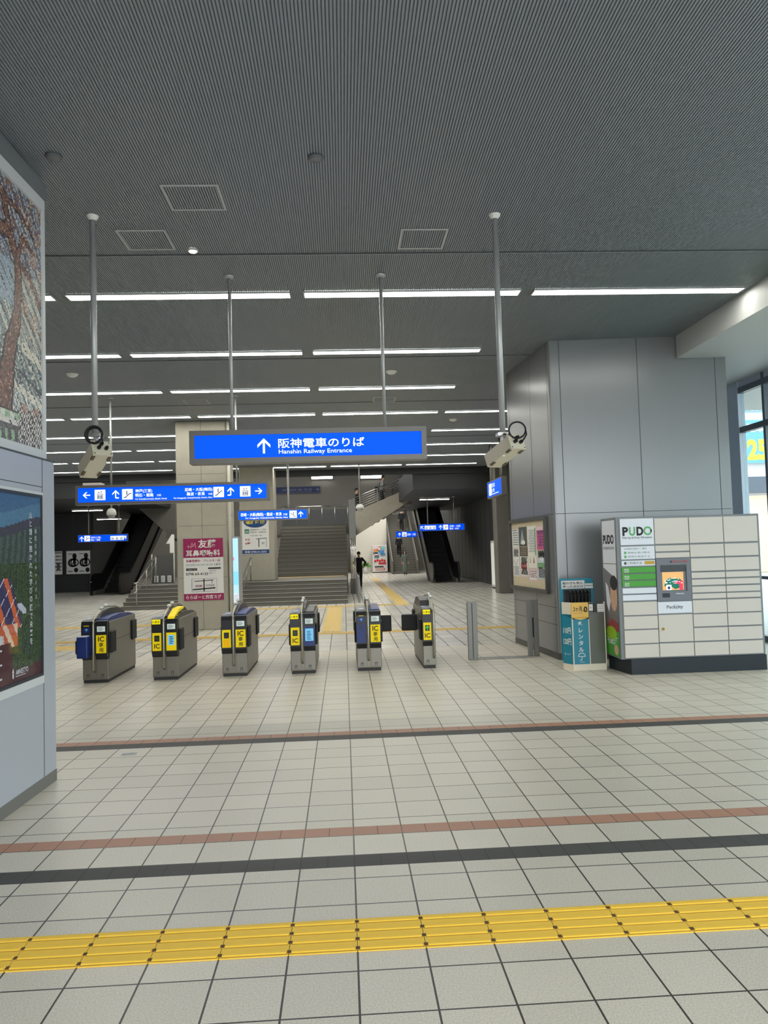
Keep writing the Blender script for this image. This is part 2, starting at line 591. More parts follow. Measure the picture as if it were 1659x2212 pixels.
bp = [tuple(on_side(2.24, .004)), tuple(on_side(.03, .004)), tuple(on_front(.03, .004)), tuple(on_front(2.6, .004)), (5.6, 11.4), (3.3, 13.0)]
mb.prism(bp, 'z', 0, .1, mat('skirting_dark', (84, 82, 78), 0.6))
struct(mb.build('baseboard_right'))

# deep beam along the glazing on the right
BEAM = mat('pale_beam', (190, 192, 190), 0.5)
mb = MB()
mb.box(5.13, -2, 4.51, 9.2, 11.24, CEIL - .001, BEAM)
mb.box(5.9, 11.24, 4.51, 9.2, 16, CEIL - .001, BEAM)
struct(mb.build('beam_right'))
# glazed front on the right: mullions, transoms, panes
WX = 7.08
FR = mat('window_frame', (92, 98, 106), 0.4, 0.3)
FRL = mat('window_cladding', (178, 188, 200), 0.4, 0.2)
GL = glass_mat('window_glass')
mb = MB()
for y in (13.42, 12.28, 11.0, 9.7, 8.4, 7.1, 5.8, 4.5, 3.2, 1.9, .6, -.7):
    mb.box(WX - .04, y - .035, 0, WX + .05, y + .035, 4.51, FR)
mb.box(WX - .06, 13.05, 0, WX + .06, 13.4, 4.51, FRL)
for z0, z1 in ((0, .1), (1.05, 1.1), (3.60, 3.70), (4.30, 4.40)):
    mb.box(WX - .05, -2, z0, WX + .05, 13.05, z1, FR)
mb.box(WX - .03, -2, 4.40, WX + .04, 13.42, 4.51, FRL)
wf = struct(mb.build('window_1'))
mb = MB()
mb.box(WX - .004, -2, .1, WX + .004, 13.05, 4.30, GL)
mb.build('window_pane', parent=wf)

# the far halls: side walls, end wall, lower ceilings over the escalators
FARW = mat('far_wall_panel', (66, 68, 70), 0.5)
mb = MB()
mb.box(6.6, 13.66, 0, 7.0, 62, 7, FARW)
for y in [28 + 1.2 * i for i in range(20)]:
    mb.box(6.592, y - .03, 0, 6.6, y + .03, 4, PANEL_DK)
mb.box(5.93, 13.64, 0, 7.1, 13.7, CEIL, mat('window_cladding', (178, 188, 200), 0.4, 0.2))
struct(mb.build('wall_right_far'))
mb = MB()
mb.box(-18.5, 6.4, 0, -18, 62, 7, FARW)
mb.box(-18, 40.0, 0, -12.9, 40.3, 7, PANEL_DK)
for x in [-17.4 + .9 * i for i in range(5)]:
    mb.box(x - .03, 39.99, 0, x + .03, 40.0, 4, SEAM)
mb.box(-18, 6.27, 0, -4.8, 6.4, CEIL, FARW)
struct(mb.build('wall_left_far'))
mb = MB()
BACKW = mat('far_white_wall', (196, 193, 184), 0.6)
mb.box(-19, 62, 0, 7, 62.3, 8, BACKW)
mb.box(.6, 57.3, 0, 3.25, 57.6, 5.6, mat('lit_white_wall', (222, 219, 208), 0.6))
struct(mb.build('wall_back'))
mb = MB()
mb.prism([(-8.5, 2.9), (.5, 2.9), (.6, 3.1), (3.2, 4.4), (3.2, 7.6), (-8.5, 7.6)], 'y', 42, 42.3, mat('stair_hall_wall', (150, 148, 142), 0.6))
struct(mb.build('wall_back_upper'))
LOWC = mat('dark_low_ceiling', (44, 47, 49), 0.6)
mb = MB()
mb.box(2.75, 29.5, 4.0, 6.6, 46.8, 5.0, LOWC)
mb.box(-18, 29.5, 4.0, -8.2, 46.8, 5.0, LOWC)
struct(mb.build('ceiling_low'))
mb = MB()
mb.box(-18, 29.5, 7.4, 6.6, 62, 7.6, mat('stair_hall_ceiling', (130, 130, 126), 0.6))
mb.box(-15, 29.4, CEIL - .25, 7.0, 29.5, 7.6, LOWC)
struct(mb.build('ceiling_stair_hall'))

# concrete columns
mb = MB()
mb.box(-3.84, 17.9, 0, -2.67, 19.0, CEIL, CONC, bev=.03)
mb.box(-3.85, 17.985, 0, -3.8405, 18.1, CEIL - .001, mat('column_edge', (178, 176, 166), .5))
for z in (1.2, 2.4, 3.6):
    mb.box(-3.8, 17.8992, z, -2.71, 17.905, z + .01, CONC_DK)
mb.box(-3.26, 17.8992, 0, -3.25, 17.905, CEIL - .001, CONC_DK)
struct(mb.build('column'))
mb = MB()
mb.box(-3.74, 28, .72, -2.5, 29.2, CEIL + 1, CONC, bev=.03)
struct(mb.build('column'))
mb = MB()
mb.box(5.6, 27.6, 0, 6.08, 28.3, CEIL, CONC_DK, bev=.02)
mb.box(6.08, 27.6, 0, 6.2, 28.3, CEIL, STEEL)
struct(mb.build('column'))

# wide low steps, landing, upper flight and its landing
STEP = mat('step_stone', (160, 156, 144), 0.6, noise=0.08)
STEPR = mat('step_riser', (104, 102, 96), 0.65)
NOSE = mat('step_nosing', (84, 82, 78), 0.6)
def flight(mb, x0, x1, y0, z0, n, rise, tread, depth_last=None):
    for i in range(n):
        y = y0 + i * tread
        z = z0 + i * rise
        yend = y0 + n * tread if depth_last is None else depth_last
        mb.box(x0, y, z0 if i == 0 else z - .0, x1, yend, z + rise, STEPR)
        mb.box(x0, y - .004, z + rise - .035, x1, y + .05, z + rise + .003, NOSE)
        mb.box(x0, y + .05, z + rise, x1, min(y + tread, yend), z + rise + .002, STEP)
mb = MB()
flight(mb, -7.2, .1, 25.1, 0, 6, .12, .3, depth_last=31.0)
struct(mb.build('floor_steps'))
mb = MB()
mb.box(-2.6, 30.2, .724, .0, 30.7, .73, TACT_DK)
struct(mb.build('floor_tactile_paving'))
mb = MB()
flight(mb, -2.75, .15, 30.9, .72, 14, .157, .3, depth_last=35.1)
mb.box(-8, 35.1, 2.5, .6, 41.9, 2.92, STEPR)
mb.box(-2.75, 31, 0, .15, 35.1, .72, STEPR)
struct(mb.build('floor_stairs'))

# ================================================================== CEILING FITTINGS
LX0, LPX, LLEN = -3.187, 2.8, 2.62
ROWY = [9.14 + 2.722 * k for k in range(8)]
LFRAME = mat('lamp_frame', (170, 172, 170), 0.4)
seen_rows = []
for k, y in enumerate(ROWY):
    row = []
    for i in range(-4, 3):
        x0 = LX0 + LPX * i
        x1 = x0 + LLEN
        px1 = 742 + x1 / y * 1620
        px0 = 742 + x0 / y * 1620
        if px1 < 95 or px0 > 1130 and k > 0:
            continue
        if 0 < k < 3 and i == 2:
            continue                       # the panelled block stands there
        if k >= 4 and 375 < px0 and px1 < 500:
            continue
        row.append((i, x0, x1))
    for j, (i, x0, x1) in enumerate(row):
        lab = 'long white ceiling strip light, %s row away, %s from the left in that row' % (ORD[k], ORD[j])
        t = thing('ceiling_light', lab, 'light', ((x0 + x1) / 2, y, CEIL), group='strip lights in rows on the slatted ceiling')
        hl, w = (x1 - x0) / 2, .085
        fb = MB()
        fb.box(-hl - .015, -w - .015, -.02, hl + .015, -w, -.0006, LFRAME)
        fb.box(-hl - .015, w, -.02, hl + .015, w + .015, -.0006, LFRAME)
        fb.box(-hl - .015, -w, -.02, -hl, w, -.0006, LFRAME)
        fb.box(hl, -w, -.02, hl + .015, w, -.0006, LFRAME)
        fb.build('frame', t)
        db = MB()
        db.box(-hl, -w, -.013, hl, w, -.003, LAMP)
        db.build('diffuser', t)
# lamps under the lower ceilings
for lab, xx, y in (('short strip light on dark low ceiling before right escalator', 4.28, 35.3), ('strip light over the top of the right escalator', 5.15, 46.0),
                   ('short strip light on dark low ceiling left of concrete column', -12.1, 37.0), ('strip light over the top of the left escalator', -13.8, 46.0)):
    t = thing('ceiling_light', lab, 'light', (xx, y, 4.0))
    hl = .68
    MB().box(-hl - .02, -.11, -.03, hl + .02, .11, -.001, LFRAME).build('frame', t)
    MB().box(-hl, -.09, -.045, hl, .09, -.031, LAMP).build('diffuser', t)
# lamps on the upper stair wall
for lab, xx, z in (('bright lamp on upper stair wall above the dark blue sign', -1.07, 5.78), ('bright lamp on upper stair wall beside the climbing people', 1.62, 5.75)):
    t = thing('wall_lamp', lab, 'lamp', (xx, 42, z))
    MB().box(-.6, -.12, -.13, .6, -.001, .15, LFRAME, bev=.02).build('housing', t)
    MB().box(-.56, -.14, -.11, .56, -.121, .02, LAMP).build('diffuser', t)

# hatches
HATCHF = mat('hatch_rim', (176, 178, 178), 0.45)
def hatch(xa, xb, ya, yb, lab):
    t = thing('ceiling_hatch', lab, 'hatch', ((xa + xb) / 2, (ya + yb) / 2, CEIL), group='square access hatches in the slatted ceiling')
    a, b = (xb - xa) / 2, (yb - ya) / 2
    f = MB()
    w = .022
    f.box(-a, -b, -.008, a, -b + w, -.0006, HATCHF)
    f.box(-a, b - w, -.008, a, b, -.0006, HATCHF)
    f.box(-a, -b + w, -.008, -a + w, b - w, -.0006, HATCHF)
    f.box(a - w, -b + w, -.008, a, b - w, -.0006, HATCHF)
    f.build('rim', t)
    g = MB()
    n = int((2 * a - 2 * w) / .022)
    for i in range(n):
        x = -15 + .022 * (math.ceil((xa + w + 15) / .022) + i) - (xa + xb) / 2
        if x + .0125 < a - w:
            g.box(x, -b + w, -.004, x + .0125, b - w, -.0008, CEILM)
    g.build('slatted_cover', t)
hatch(-1.46, -.97, 6.36, 6.84, 'square access hatch nearest the camera in slatted ceiling')
hatch(-2.09, -1.62, 7.26, 7.74, 'square access hatch between left pole and small downlight')
hatch(.64, 1.11, 7.28, 7.77, 'square access hatch left of the right camera pole')
hatch(-3.15, -2.67, 15.4, 15.9, 'far square access hatch above the concrete column')
hatch(.7, 1.16, 15.5, 16.0, 'far square access hatch right of the main sign poles')
# round covers
DISC = mat('grey_disc', (112, 115, 118), 0.5)
for lab, xx, yy in (('round grey ceiling cover beside mosaic wall corner', -2.15, 5.88), ('round grey ceiling cover in the middle of slatted ceiling', -.138, 5.91)):
    t = thing('ceiling_speaker', lab, 'speaker', (xx, yy, CEIL), group='round covers on the slatted ceiling')
    MB().lathe([(.002, -.022), (.05, -.022), (.058, -.016), (.058, -.001)], (0, 0, 0), DISC).build('cover', t)
    MB().lathe([(.05, -.0225), (.062, -.012), (.062, -.001)], (0, 0, 0), SEAM).build('ring', t)
for lab, xx, yy in (('small round detector on ceiling near left camera pole', -4.5, 13.06), ('small round detector on ceiling above the main sign', .92, 13.25), ('small round detector on ceiling beside the right panelled wall', 2.75, 18.4)):
    tag(MB().lathe([(.002, -.05), (.05, -.05), (.08, -.03), (.1, -.001)], (0, 0, 0), WHITE).build('smoke_detector', loc=(xx, yy, CEIL)), lab, 'detector')
t = thing('downlight', 'small lit downlight glowing in slatted ceiling by the left pole', 'light', (-1.454, 7.76, CEIL))
MB().lathe([(.036, -.004), (.05, -.02), (.055, -.001)], (0, 0, 0), LFRAME).build('trim_ring', t)
MB().lathe([(.001, -.03), (.03, -.025), (.036, -.006)], (0, 0, 0), mat('downlight_bulb', (255, 246, 226), .4, emit=22)).build('bulb', t)

# ================================================================== HANGING SIGNS
NAVY = mat('pictogram_navy', (20, 40, 90), 0.5)
FRAME_G = mat('sign_frame', (112, 110, 106), 0.4, 0.4)
POLE = mat('pole_grey', (176, 177, 176), .38, .35)
def rods(t, xs, top, zt, r=.02, m=POLE, flange=True):
    for x in xs:
        b = MB()
        b.cyl((x, 0, top), (x, 0, zt), r, m)
        if flange:
            b.lathe([(r, -.03), (r * 2.6, -.02), (r * 2.8, -.001)], (x, 0, zt), m)
        b.build('hanging_pole', t)
def sign_box(name, lab, x0, x1, y, z0, z1, dep, fr, poles, zt, face=SIGNBLUE, pr=.02):
    t = thing(name, lab, 'sign', ((x0 + x1) / 2, y, 0))
    a = (x1 - x0) / 2
    b = MB()
    b.box(-a, 0, z0, a, dep, z0 + fr, FRAME_G)
    b.box(-a, 0, z1 - fr, a, dep, z1, FRAME_G)
    b.box(-a, 0, z0 + fr, -a + fr, dep, z1 - fr, FRAME_G)
    b.box(a - fr, 0, z0 + fr, a, dep, z1 - fr, FRAME_G)
    b.box(-a + fr, dep - .02, z0 + fr, a - fr, dep, z1 - fr, FRAME_G)
    b.build('frame', t)
    fm = MB()
    fm.box(-a + fr, .012, z0 + fr, a - fr, .02, z1 - fr, face)
    art = Art(fm, (-a + fr, .012, z0 + fr), (1, 0, 0), (0, 0, 1), eps=.0012 * max(1, y / 10))
    for q in poles:
        pass
    b2 = rods(t, [q - (x0 + x1) / 2 for q in poles], z1, zt, pr)
    # the poles stand over the middle of the box
    for c in t.children:
        if c.name.startswith('hanging_pole'):
            c.location.y = dep / 2
    return t, fm, art, 2 * (a - fr), z1 - z0 - 2 * fr

# main entrance sign
t, fm, art, w, h = sign_box('hanging_sign', 'big blue lit sign with up arrow hung on two poles above gates', -1.655, .955, 8.42, 2.735, 3.10, .2, .055, (-1.2, .5), CEIL)
art.arrow(w * .302, h * .5, h * .66, 0, SIGNWHITE)
art.text('阪神電車のりば', w * .365, h * .43, h * .44, SIGNWHITE, bold=.012, w=w * .38)
art.text('Hanshin Railway Entrance', w * .367, h * .15, h * .26, SIGNWHITE, bold=.006, w=w * .322)
fm.build('lit_face', t)

# direction sign with arrows either way
t, fm, art, w, h = sign_box('direction_sign', 'wide blue lit sign with left and right arrows beside concrete column', -5.13, -1.42, 14.98, 2.755, 3.135, .18, .05, (-4.47, -2.05), CEIL)
art.arrow(w * .045, h * .5, h * .5, 90, SIGNWHITE)
art.pict(w * .088, h * .14, h * .72, 'lift', SIGNWHITE, NAVY)
art.bent_arrow(w * .198, h * .5, h * .6, 1, SIGNWHITE)
art.pict(w * .232, h * .14, h * .72, 'up', SIGNWHITE, NAVY)
art.text('神戸(三宮)', w * .302, h * .62, h * .25, SIGNWHITE, bold=.012)
art.text('明石・姫路', w * .302, h * .32, h * .25, SIGNWHITE, bold=.012)
art.text('方面', w * .415, h * .33, h * .15, SIGNWHITE)
art.text('For Kobe(Sannomiya), Akashi, Himeji', w * .302, h * .1, h * .15, SIGNWHITE, bold=.005, w=w * .165)
art.text('尼崎・大阪(梅田)', w * .71, h * .62, h * .25, SIGNWHITE, align='R', bold=.012)
art.text('難波・奈良', w * .67, h * .32, h * .25, SIGNWHITE, align='R', bold=.012)
art.text('方面', w * .71, h * .33, h * .15, SIGNWHITE, align='R')
art.text('For Amagasaki, Osaka(Umeda), Namba, Nara', w * .71, h * .1, h * .15, SIGNWHITE, align='R', bold=.005, w=w * .205)
art.pict(w * .716, h * .14, h * .72, 'up', SIGNWHITE, NAVY)
art.bent_arrow(w * .808, h * .5, h * .6, -1, SIGNWHITE)
art.pict(w * .858, h * .14, h * .72, 'lift', SIGNWHITE, NAVY)
art.arrow(w * .958, h * .5, h * .5, -90, SIGNWHITE)
fm.build('lit_face', t)

b = MB()
b.box(-1.78, .2, 3.02, -1.42, .42, 3.2, mat('junction_beige', (214, 200, 196), .5), bev=.01)
b.build('junction_box', t)
# stair sign
t, fm, art, w, h = sign_box('direction_sign', 'blue lit sign hung before the stairs with up arrow at right end', -3.335, -1.105, 24.5, 2.76, 3.105, .15, .035, (-1.72,), CEIL, pr=.035)
art.text('尼崎・大阪(梅田)・難波・奈良', w * .03, h * .42, h * .42, SIGNWHITE, bold=.012, w=w * .60)
art.text('方面', w * .65, h * .42, h * .26, SIGNWHITE)
art.text('For Amagasaki, Osaka(Umeda), Namba, Nara', w * .10, h * .1, h * .24, SIGNWHITE, bold=.008, w=w * .62)
art.pict(w * .745, h * .08, h * .84, 'down', SIGNWHITE, NAVY)
art.arrow(w * .91, h * .5, h * .66, 0, SIGNWHITE)
fm.build('lit_face', t)

# sign before the right escalator
t, fm, art, w, h = sign_box('direction_sign', 'blue lit sign hung in front of the right escalator', 3.39, 5.45, 34, 2.475, 2.79, .15, .02, (3.8, 5.0), 4.0, pr=.025)
art.arrow(w * .06, h * .5, h * .7, 45, SIGNWHITE)
for q in range(3):
    art.pict(w * .115 + q * h * .62, h * .2, h * .6, 'lift', SIGNWHITE, NAVY)
art.arrow(w * .47, h * .5, h * .7, 0, SIGNWHITE)
art.pict(w * .53, h * .1, h * .8, 'up', SIGNWHITE, NAVY)
art.text('尼崎・大阪', w * .67, h * .5, h * .36, SIGNWHITE, bold=.01)
art.text('難波・奈良', w * .67, h * .12, h * .3, SIGNWHITE, bold=.01)
fm.build('lit_face', t)
# sign in front of the far stairs
t, fm, art, w, h = sign_box('direction_sign', 'blue lit sign hung over the far stairs beside vending machine', 3.03, 4.24, 44, 2.36, 2.72, .12, .02, (3.6,), 4.0, pr=.03)
art.arrow(w * .17, h * .5, h * .6, 0, SIGNWHITE)
art.pict(w * .3, h * .1, h * .8, 'lift', SIGNWHITE, NAVY)
art.text('尼崎・大阪', w * .55, h * .3, h * .42, SIGNWHITE, bold=.01, w=w * .42)
fm.build('lit_face', t)
# sign before the left escalator
t, fm, art, w, h = sign_box('direction_sign', 'blue lit sign hung in front of the left escalator', -11.55, -9.42, 34, 2.405, 2.735, .15, .02, (-11.1, -9.8), 4.0, pr=.025)
art.arrow(w * .07, h * .45, h * .75, 0, SIGNWHITE)
art.pict(w * .125, h * .08, h * .84, 'up', SIGNWHITE, NAVY)
art.text('神戸(三宮)', w * .26, h * .5, h * .32, SIGNWHITE, bold=.01)
art.text('明石・姫路', w * .26, h * .15, h * .28, SIGNWHITE, bold=.01)
for q in range(3):
    art.pict(w * .66 + q * h * .66, h * .15, h * .64, 'lift', SIGNWHITE, NAVY)
art.arrow(w * .95, h * .5, h * .7, -45, SIGNWHITE)
fm.build('lit_face', t)
# unlit sign on the upper stair wall
t = thing('direction_sign', 'dark unlit blue sign on the upper stair wall', 'sign', (-2.4, 42, 4.92))
fm = MB()
fm.box(-1.2, -.08, 0, 1.2, -.001, .35, SIGNBLUE_DIM)
art = Art(fm, (-1.2, -.08, 0), (1, 0, 0), (0, 0, 1), eps=.004)
DIMW = mat('dim_white', (150, 160, 180), .6)
art.text('尼崎・大阪(梅田)・難波・奈良 方面', .35, .14, .13, DIMW, bold=.01, w=1.6)
art.text('For Amagasaki, Osaka(Umeda), Namba, Nara', .6, .05, .07, DIMW, w=1.35)
art.arrow(2.25, .175, .2, -90, DIMW)
fm.build('face', t)
MB().box(-1.24, -.07, -.03, 1.24, -.002, .38, FRAME_G).build('frame', t)
# small sign that faces the left, beside the panelled block
t = thing('direction_sign', 'small blue lit sign turned sideways beside the panelled wall', 'sign', (4.5, 21.3, 0))
b = MB()
b.box(-.0, 0, 3.185, .15, 2.15, 3.70, FRAME_G)
b.build('frame', t)
for yy in (.25, .45, 1.75, 1.95):
    bb = MB()
    bb.cyl((.075, yy, 3.70), (.075, yy, CEIL), .02, STEEL)
    bb.build('hanging_pole', t)
fm = MB()
art = Art(fm, (0, 2.15, 3.185), (0, -1, 0), (0, 0, 1), eps=.003)
art.rect(.05, .04, 2.1, .475, SIGNBLUE, 1)
art.rect(.3, .08, .72, .43, SIGNWHITE, 2)
art.pict(.36, .24, .18, 'lift', SIGNWHITE, NAVY, 3)
art.pict(.36, .09, .14, 'up', SIGNWHITE, NAVY, 3)
art.text('改札内', .8, .31, .14, SIGNWHITE, bold=.01)
art.text('お手洗', .8, .16, .12, SIGNWHITE, bold=.01)
art.line(.8, .1, 1.75, .1, .02, SIGNWHITE, 2)
fm.build('lit_face', t)

# ================================================================== CAMERA BOXES ON POLES
BEIGE = mat('beige_housing', (206, 198, 176), 0.5, noise=0.04)
BRASS = mat('dark_clip', (92, 82, 60), 0.5)
def camera_pole(lab_pole, lab_box, px, py, zb, plate, axis, updir):
    t = thing('ceiling_pole', lab_pole, 'pole', (px, py, 0), group='ceiling poles that carry the beige camera boxes')
    b = MB()
    b.cyl((0, 0, zb), (0, 0, CEIL), .028, POLE, n=20)
    b.build('tube', t)
    MB().lathe([(.029, -.045), (.05, -.02), (.055, -.001)], (0, 0, CEIL), WHITE).build('flange', t)
    bk = MB()
    bk.box(-.05, -.03, zb - .03, .05, .08, zb, STEEL)
    bk.box(-.012, -.01, zb - .22, .012, .07, zb - .03, STEEL)
    bk.build('bracket', t)
    # the box: plate faces the camera, body runs away from it, downwards
    c = thing('camera_housing', lab_box, 'camera', plate)
    az = Vector(axis).normalized()
    ux = az.cross(Vector(updir)).normalized()
    uy = ux.cross(az).normalized()
    hw, hh, L = .084, .07, .37
    bd = MB()
    bd.obox(az * (L / 2 + .02), (ux, uy, az), (hw - .006, hh - .006, L / 2), BEIGE)
    bd.build('body', c)
    pl = MB()
    pl.obox(az * .008, (ux, uy, az), (hw + .004, hh + .004, .012), BEIGE)
    for sx in (-1, 1):
        for sy in (-1, 1):
            q = ux * sx * (hw - .012) + uy * sy * (hh - .012)
            pl.cyl(q - az * .008, q - az * .003, .006, BRASS, n=8)
    pl.build('end_plate', c)
    for sx, sy in ((-.03, -.005), (.035, -.008), (.0, .035)):
        q = ux * sx + uy * sy
        gl = MB()
        gl.cyl(q - az * .004, q - az * .03, .016, BLACK, n=12)
        gl.cyl(q - az * .03, q - az * .045, .010, BLACK, n=10)
        gl.build('cable_gland', c)
    for q in (.06, L - .06):
        for sx in (-1, 1):
            cl = MB()
            cl.obox(az * q + ux * sx * (hw - .012) - uy * (hh - .004), (ux, uy, az), (.012, .008, .03), BRASS)
            cl.build('clip', c)
    return t, c, ux, uy, az
tl, cl_, ux, uy, az = camera_pole('left ceiling pole carrying a beige camera box', 'beige camera box on left pole, pointing down to the left', -2.2, 6.95, 2.86, (-2.108, 6.84, 2.708), (-.20, .25, -.165), (.0, .0, 1))
b = MB()
b.tube([Vector((.0, -.02, .0)) + Vector((-.055, -.03, .115)) + Vector((.075 * math.cos(a), .02 * math.sin(a * .5), .075 * math.sin(a))) for a in [2 * PI * i / 26 for i in range(27)]], .011, RUBBER, 8)
b.build('cable', cl_)
b = MB()
b.tube([Vector((-.055, -.03, .115)) + Vector((.064 * math.cos(a) - .005, .03, .064 * math.sin(a) + .004)) for a in [2 * PI * i / 26 for i in range(27)]], .009, RUBBER, 8)
b.tube([Vector((-.055 + .07, -.035, .09)), Vector((.02, -.045, .07)), ux * .0 + uy * .035 - az * .04], .007, RUBBER, 8)
b.build('cable', cl_)
tr, cr_, ux, uy, az = camera_pole('right ceiling pole carrying a beige camera box', 'beige camera box on right pole, pointing down to the left', 1.5, 6.97, 2.79, (1.607, 6.88, 2.69), (-.155, .30, -.13), (.0, .0, 1))
b = MB()
b.tube([Vector((.005, -.03, .105)) + Vector((.075 * math.cos(a), .02 * math.sin(a * .5), .075 * math.sin(a))) for a in [2 * PI * i / 26 for i in range(27)]], .0085, RUBBER, 8)
b.build('cable', cr_)
b = MB()
b.tube([Vector((.08, -.03, .1)), Vector((.085, -.035, .06)), Vector((.06, -.04, .02)), ux * .035 - uy * .008 - az * .04], .0075, RUBBER, 8)
b.tube([Vector((-.065, -.02, .07)), Vector((-.09, 0, .065)), Vector((-.11, .03, .08))], .009, RUBBER, 8)
b.build('cable', cr_)

# pendant dome cameras further back
for lab, xx, yy, z, zt, kk in (('white dome camera on thin rod below the arrow sign', -4.72, 15.9, 2.6, CEIL, .6), ('white dome camera on thin rod before the climbing stairs', .56, 24.5, 3.06, CEIL, .82)):
    t = thing('dome_camera', lab, 'camera', (xx, yy, 0), group='white dome cameras hung on thin rods')
    MB().cyl((0, 0, z + .1), (0, 0, zt), .018, STEEL, n=10).build('rod', t)
    MB().lathe([(.02, .14), (.11 * kk, .12), (.16 * kk, .06), (.16 * kk, .0), (.001, .0)], (0, 0, z), WHITE).build('housing', t)
    MB().lathe([(.13 * kk, .0), (.11 * kk, -.07 * kk), (.06 * kk, -.11 * kk), (.001, -.125 * kk)], (0, 0, z), mat('dome_smoked', (150, 152, 155), .15)).build('dome', t)

# ================================================================== TICKET GATES
GBODY = mat('gate_steel', (134, 130, 121), 0.4, 0.6, noise=0.08, nscale=25)
GDARK = mat('gate_black', (24, 25, 30), 0.35)
GBLUE = mat('gate_blue', (20, 44, 112), 0.4)
GNAVY = mat('gate_navy', (22, 34, 70), 0.4)
LCD = mat('gate_lcd', (196, 208, 204), 0.3, emit=0.35)
LCDB = mat('gate_blue_lcd', (120, 190, 228), 0.3, emit=0.4)
GREEN = mat('gate_green', (50, 200, 50), 0.4, emit=0.6)
GPAD = mat('reader_white', (214, 218, 226), 0.35)
PLINTH = mat('gate_plinth', (52, 52, 52), 0.6)
def gate(lab, x, y, left, right, w=.355, flag=False, closed=None):
    t = thing('ticket_gate', lab, 'gate', (x, y, 0), group='ticket gates in a row across the hall')
    h = w / 2
    narrow = w < .25
    b = MB()
    b.box(-h, .0, .04, h, 1.40, .845, GBODY, bev=.012)
    b.box(h - .0005, .34, .556, h + .0015, 1.14, .562, SEAM)
    b.box(-h - .0015, .34, .556, -h + .0005, 1.14, .562, SEAM)
    b.build('body', t)
    MB().box(-h + .01, .012, 0, h - .01, 1.39, .04, PLINTH).build('plinth', t)
    rx = h - .03 if narrow else -.008          # rail position
    halves = [(-h, rx - .022, left, 'L')]
    if not narrow:
        halves.append((rx + .022, h, right, 'R'))
    for a, c, cfg, side in halves:
        lower = MB()
        lower.box(a + .006, -.008, .06, c - .004, .0, .325, GBODY, bev=.003)
        art = Art(lower, (a, -.0085, 0), (1, 0, 0), (0, 0, 1))
        m = (c - a) / 2
        art.rect(m - .022, .075, m + .022, .078, SEAM)
        for s in (-1, 1):
            art.rect(m + s * .014 - .005, .085, m + s * .014 + .005, .12, SEAM)
        art.rect(m - .01, .112, m + .016, .124, SEAM)
        lower.build('kick_panel', t)
        hs = MB()
        hs.prism([(.0, .325), (-.012, .33), (-.05, .395), (-.05, .80), (-.03, .855), (.02, .868), (.05, .868), (.05, .325)], 'x', a, c, GDARK)
        hs.build('front_housing', t)
        fp = MB()
        art = Art(fp, (a, -.0505, 0), (1, 0, 0), (0, 0, 1))
        W_ = c - a
        e = .012
        kind = cfg['kind']
        if kind in ('ic', 'ic_dark', 'yellow_display'):
            art.rect(e, .415, W_ - e, .665, YEL, 1)
            art.rect(W_ * .26, .545, W_ * .74, .628, BLACK, 2)
            if kind == 'ic' and cfg.get('arrow'):
                art.arrow(W_ * .5, .588, .062, 0, GREEN, 3)
            elif kind == 'ic':
                art.rect(W_ * .38, .57, W_ * .62, .605, mat('dim_green', (38, 74, 44), .5), 3)
            if kind != 'yellow_display':
                art.text('IC', W_ * .5, .45, .088, INK, 3, 'C', .02)
            if kind == 'yellow_display':
                art.rect(W_ * .2, .425, W_ * .8, .53, mat('amber_panel', (250, 190, 20), .45, emit=.1), 2)
        elif kind == 'only':
            art.rect(e, .415, W_ - e, .665, YEL, 1)
            art.text('IC', W_ * .5, .578, .095, INK, 3, 'C', .02)
            art.text('専', W_ * .5, .506, .066, INK, 3, 'C', .012)
            art.text('用', W_ * .5, .434, .066, INK, 3, 'C', .012)
        elif kind == 'yellow_blue':
            art.rect(e, .415, W_ - e, .665, YEL, 1)
            art.rect(W_ * .22, .49, W_ * .78, .632, LCDB, 2)
            for q in range(5):
                art.rect(W_ * .34, .51 + q * .023, W_ * (.62 + .06 * (q % 2)), .521 + q * .023, GBLUE, 3)
        elif kind == 'blue_lcd':
            art.rect(e * .5, .40, W_ - e * .5, .675, GBLUE, 1)
            art.rect(W_ * .14, .47, W_ * .86, .645, LCDB, 2)
            for q in range(6):
                art.rect(W_ * .3, .49 + q * .022, W_ * (.6 + .08 * (q % 3 == 0)), .499 + q * .022, GBLUE, 3)
        elif kind in ('blue', 'blue_box'):
            art.rect(e, .41, W_ - e, .67, GBLUE, 1)
            art.rect(W_ * .3, .60, W_ * .7, .65, GNAVY, 2)
        if cfg.get('lcd'):
            art.rect(W_ * .16, .712, W_ * .84, .785, LCD, 1)
            for q in range(3):
                art.rect(W_ * .24, .728 + q * .017, W_ * (.6 + .1 * (q % 2)), .734 + q * .017, SEAM, 2)
        if cfg.get('blue_top'):
            art.rect(W_ * .2, .70, W_ * .8, .775, GBLUE, 1)
            art.arrow(W_ * .5, .74, .04, 0, LCDB, 2)
            art.rect(W_ * .25, .792, W_ * .75, .80, YEL, 1)
        fp.build('front_panel', t)
        if cfg.get('tab'):
            tb = MB()
            tb.box(W_ * .06 + a, -.062, .785, a + W_ * .84, -.0, .85, mat('yellow_tab', (255, 236, 10), .4, emit=.3), bev=.006)
            ar = Art(tb, (a, -.0625, 0), (1, 0, 0), (0, 0, 1))
            ar.text('IC専用', a * 0 + W_ * .45, .805, .034, INK, 1, 'C', .01)
            tb.build('yellow_tab', t)
        if kind == 'blue_box':
            bx = MB()
            bx.box(a - .03, -.16, .36, c - .03, -.052, .665, GBLUE, bev=.014)
            bx.box(a - .028, -.162, .655, c - .032, -.06, .668, GPAD)
            bx.box(a - .055, -.13, .42, a - .031, -.06, .60, GNAVY, bev=.008)
            bx.build('ticket_box', t)
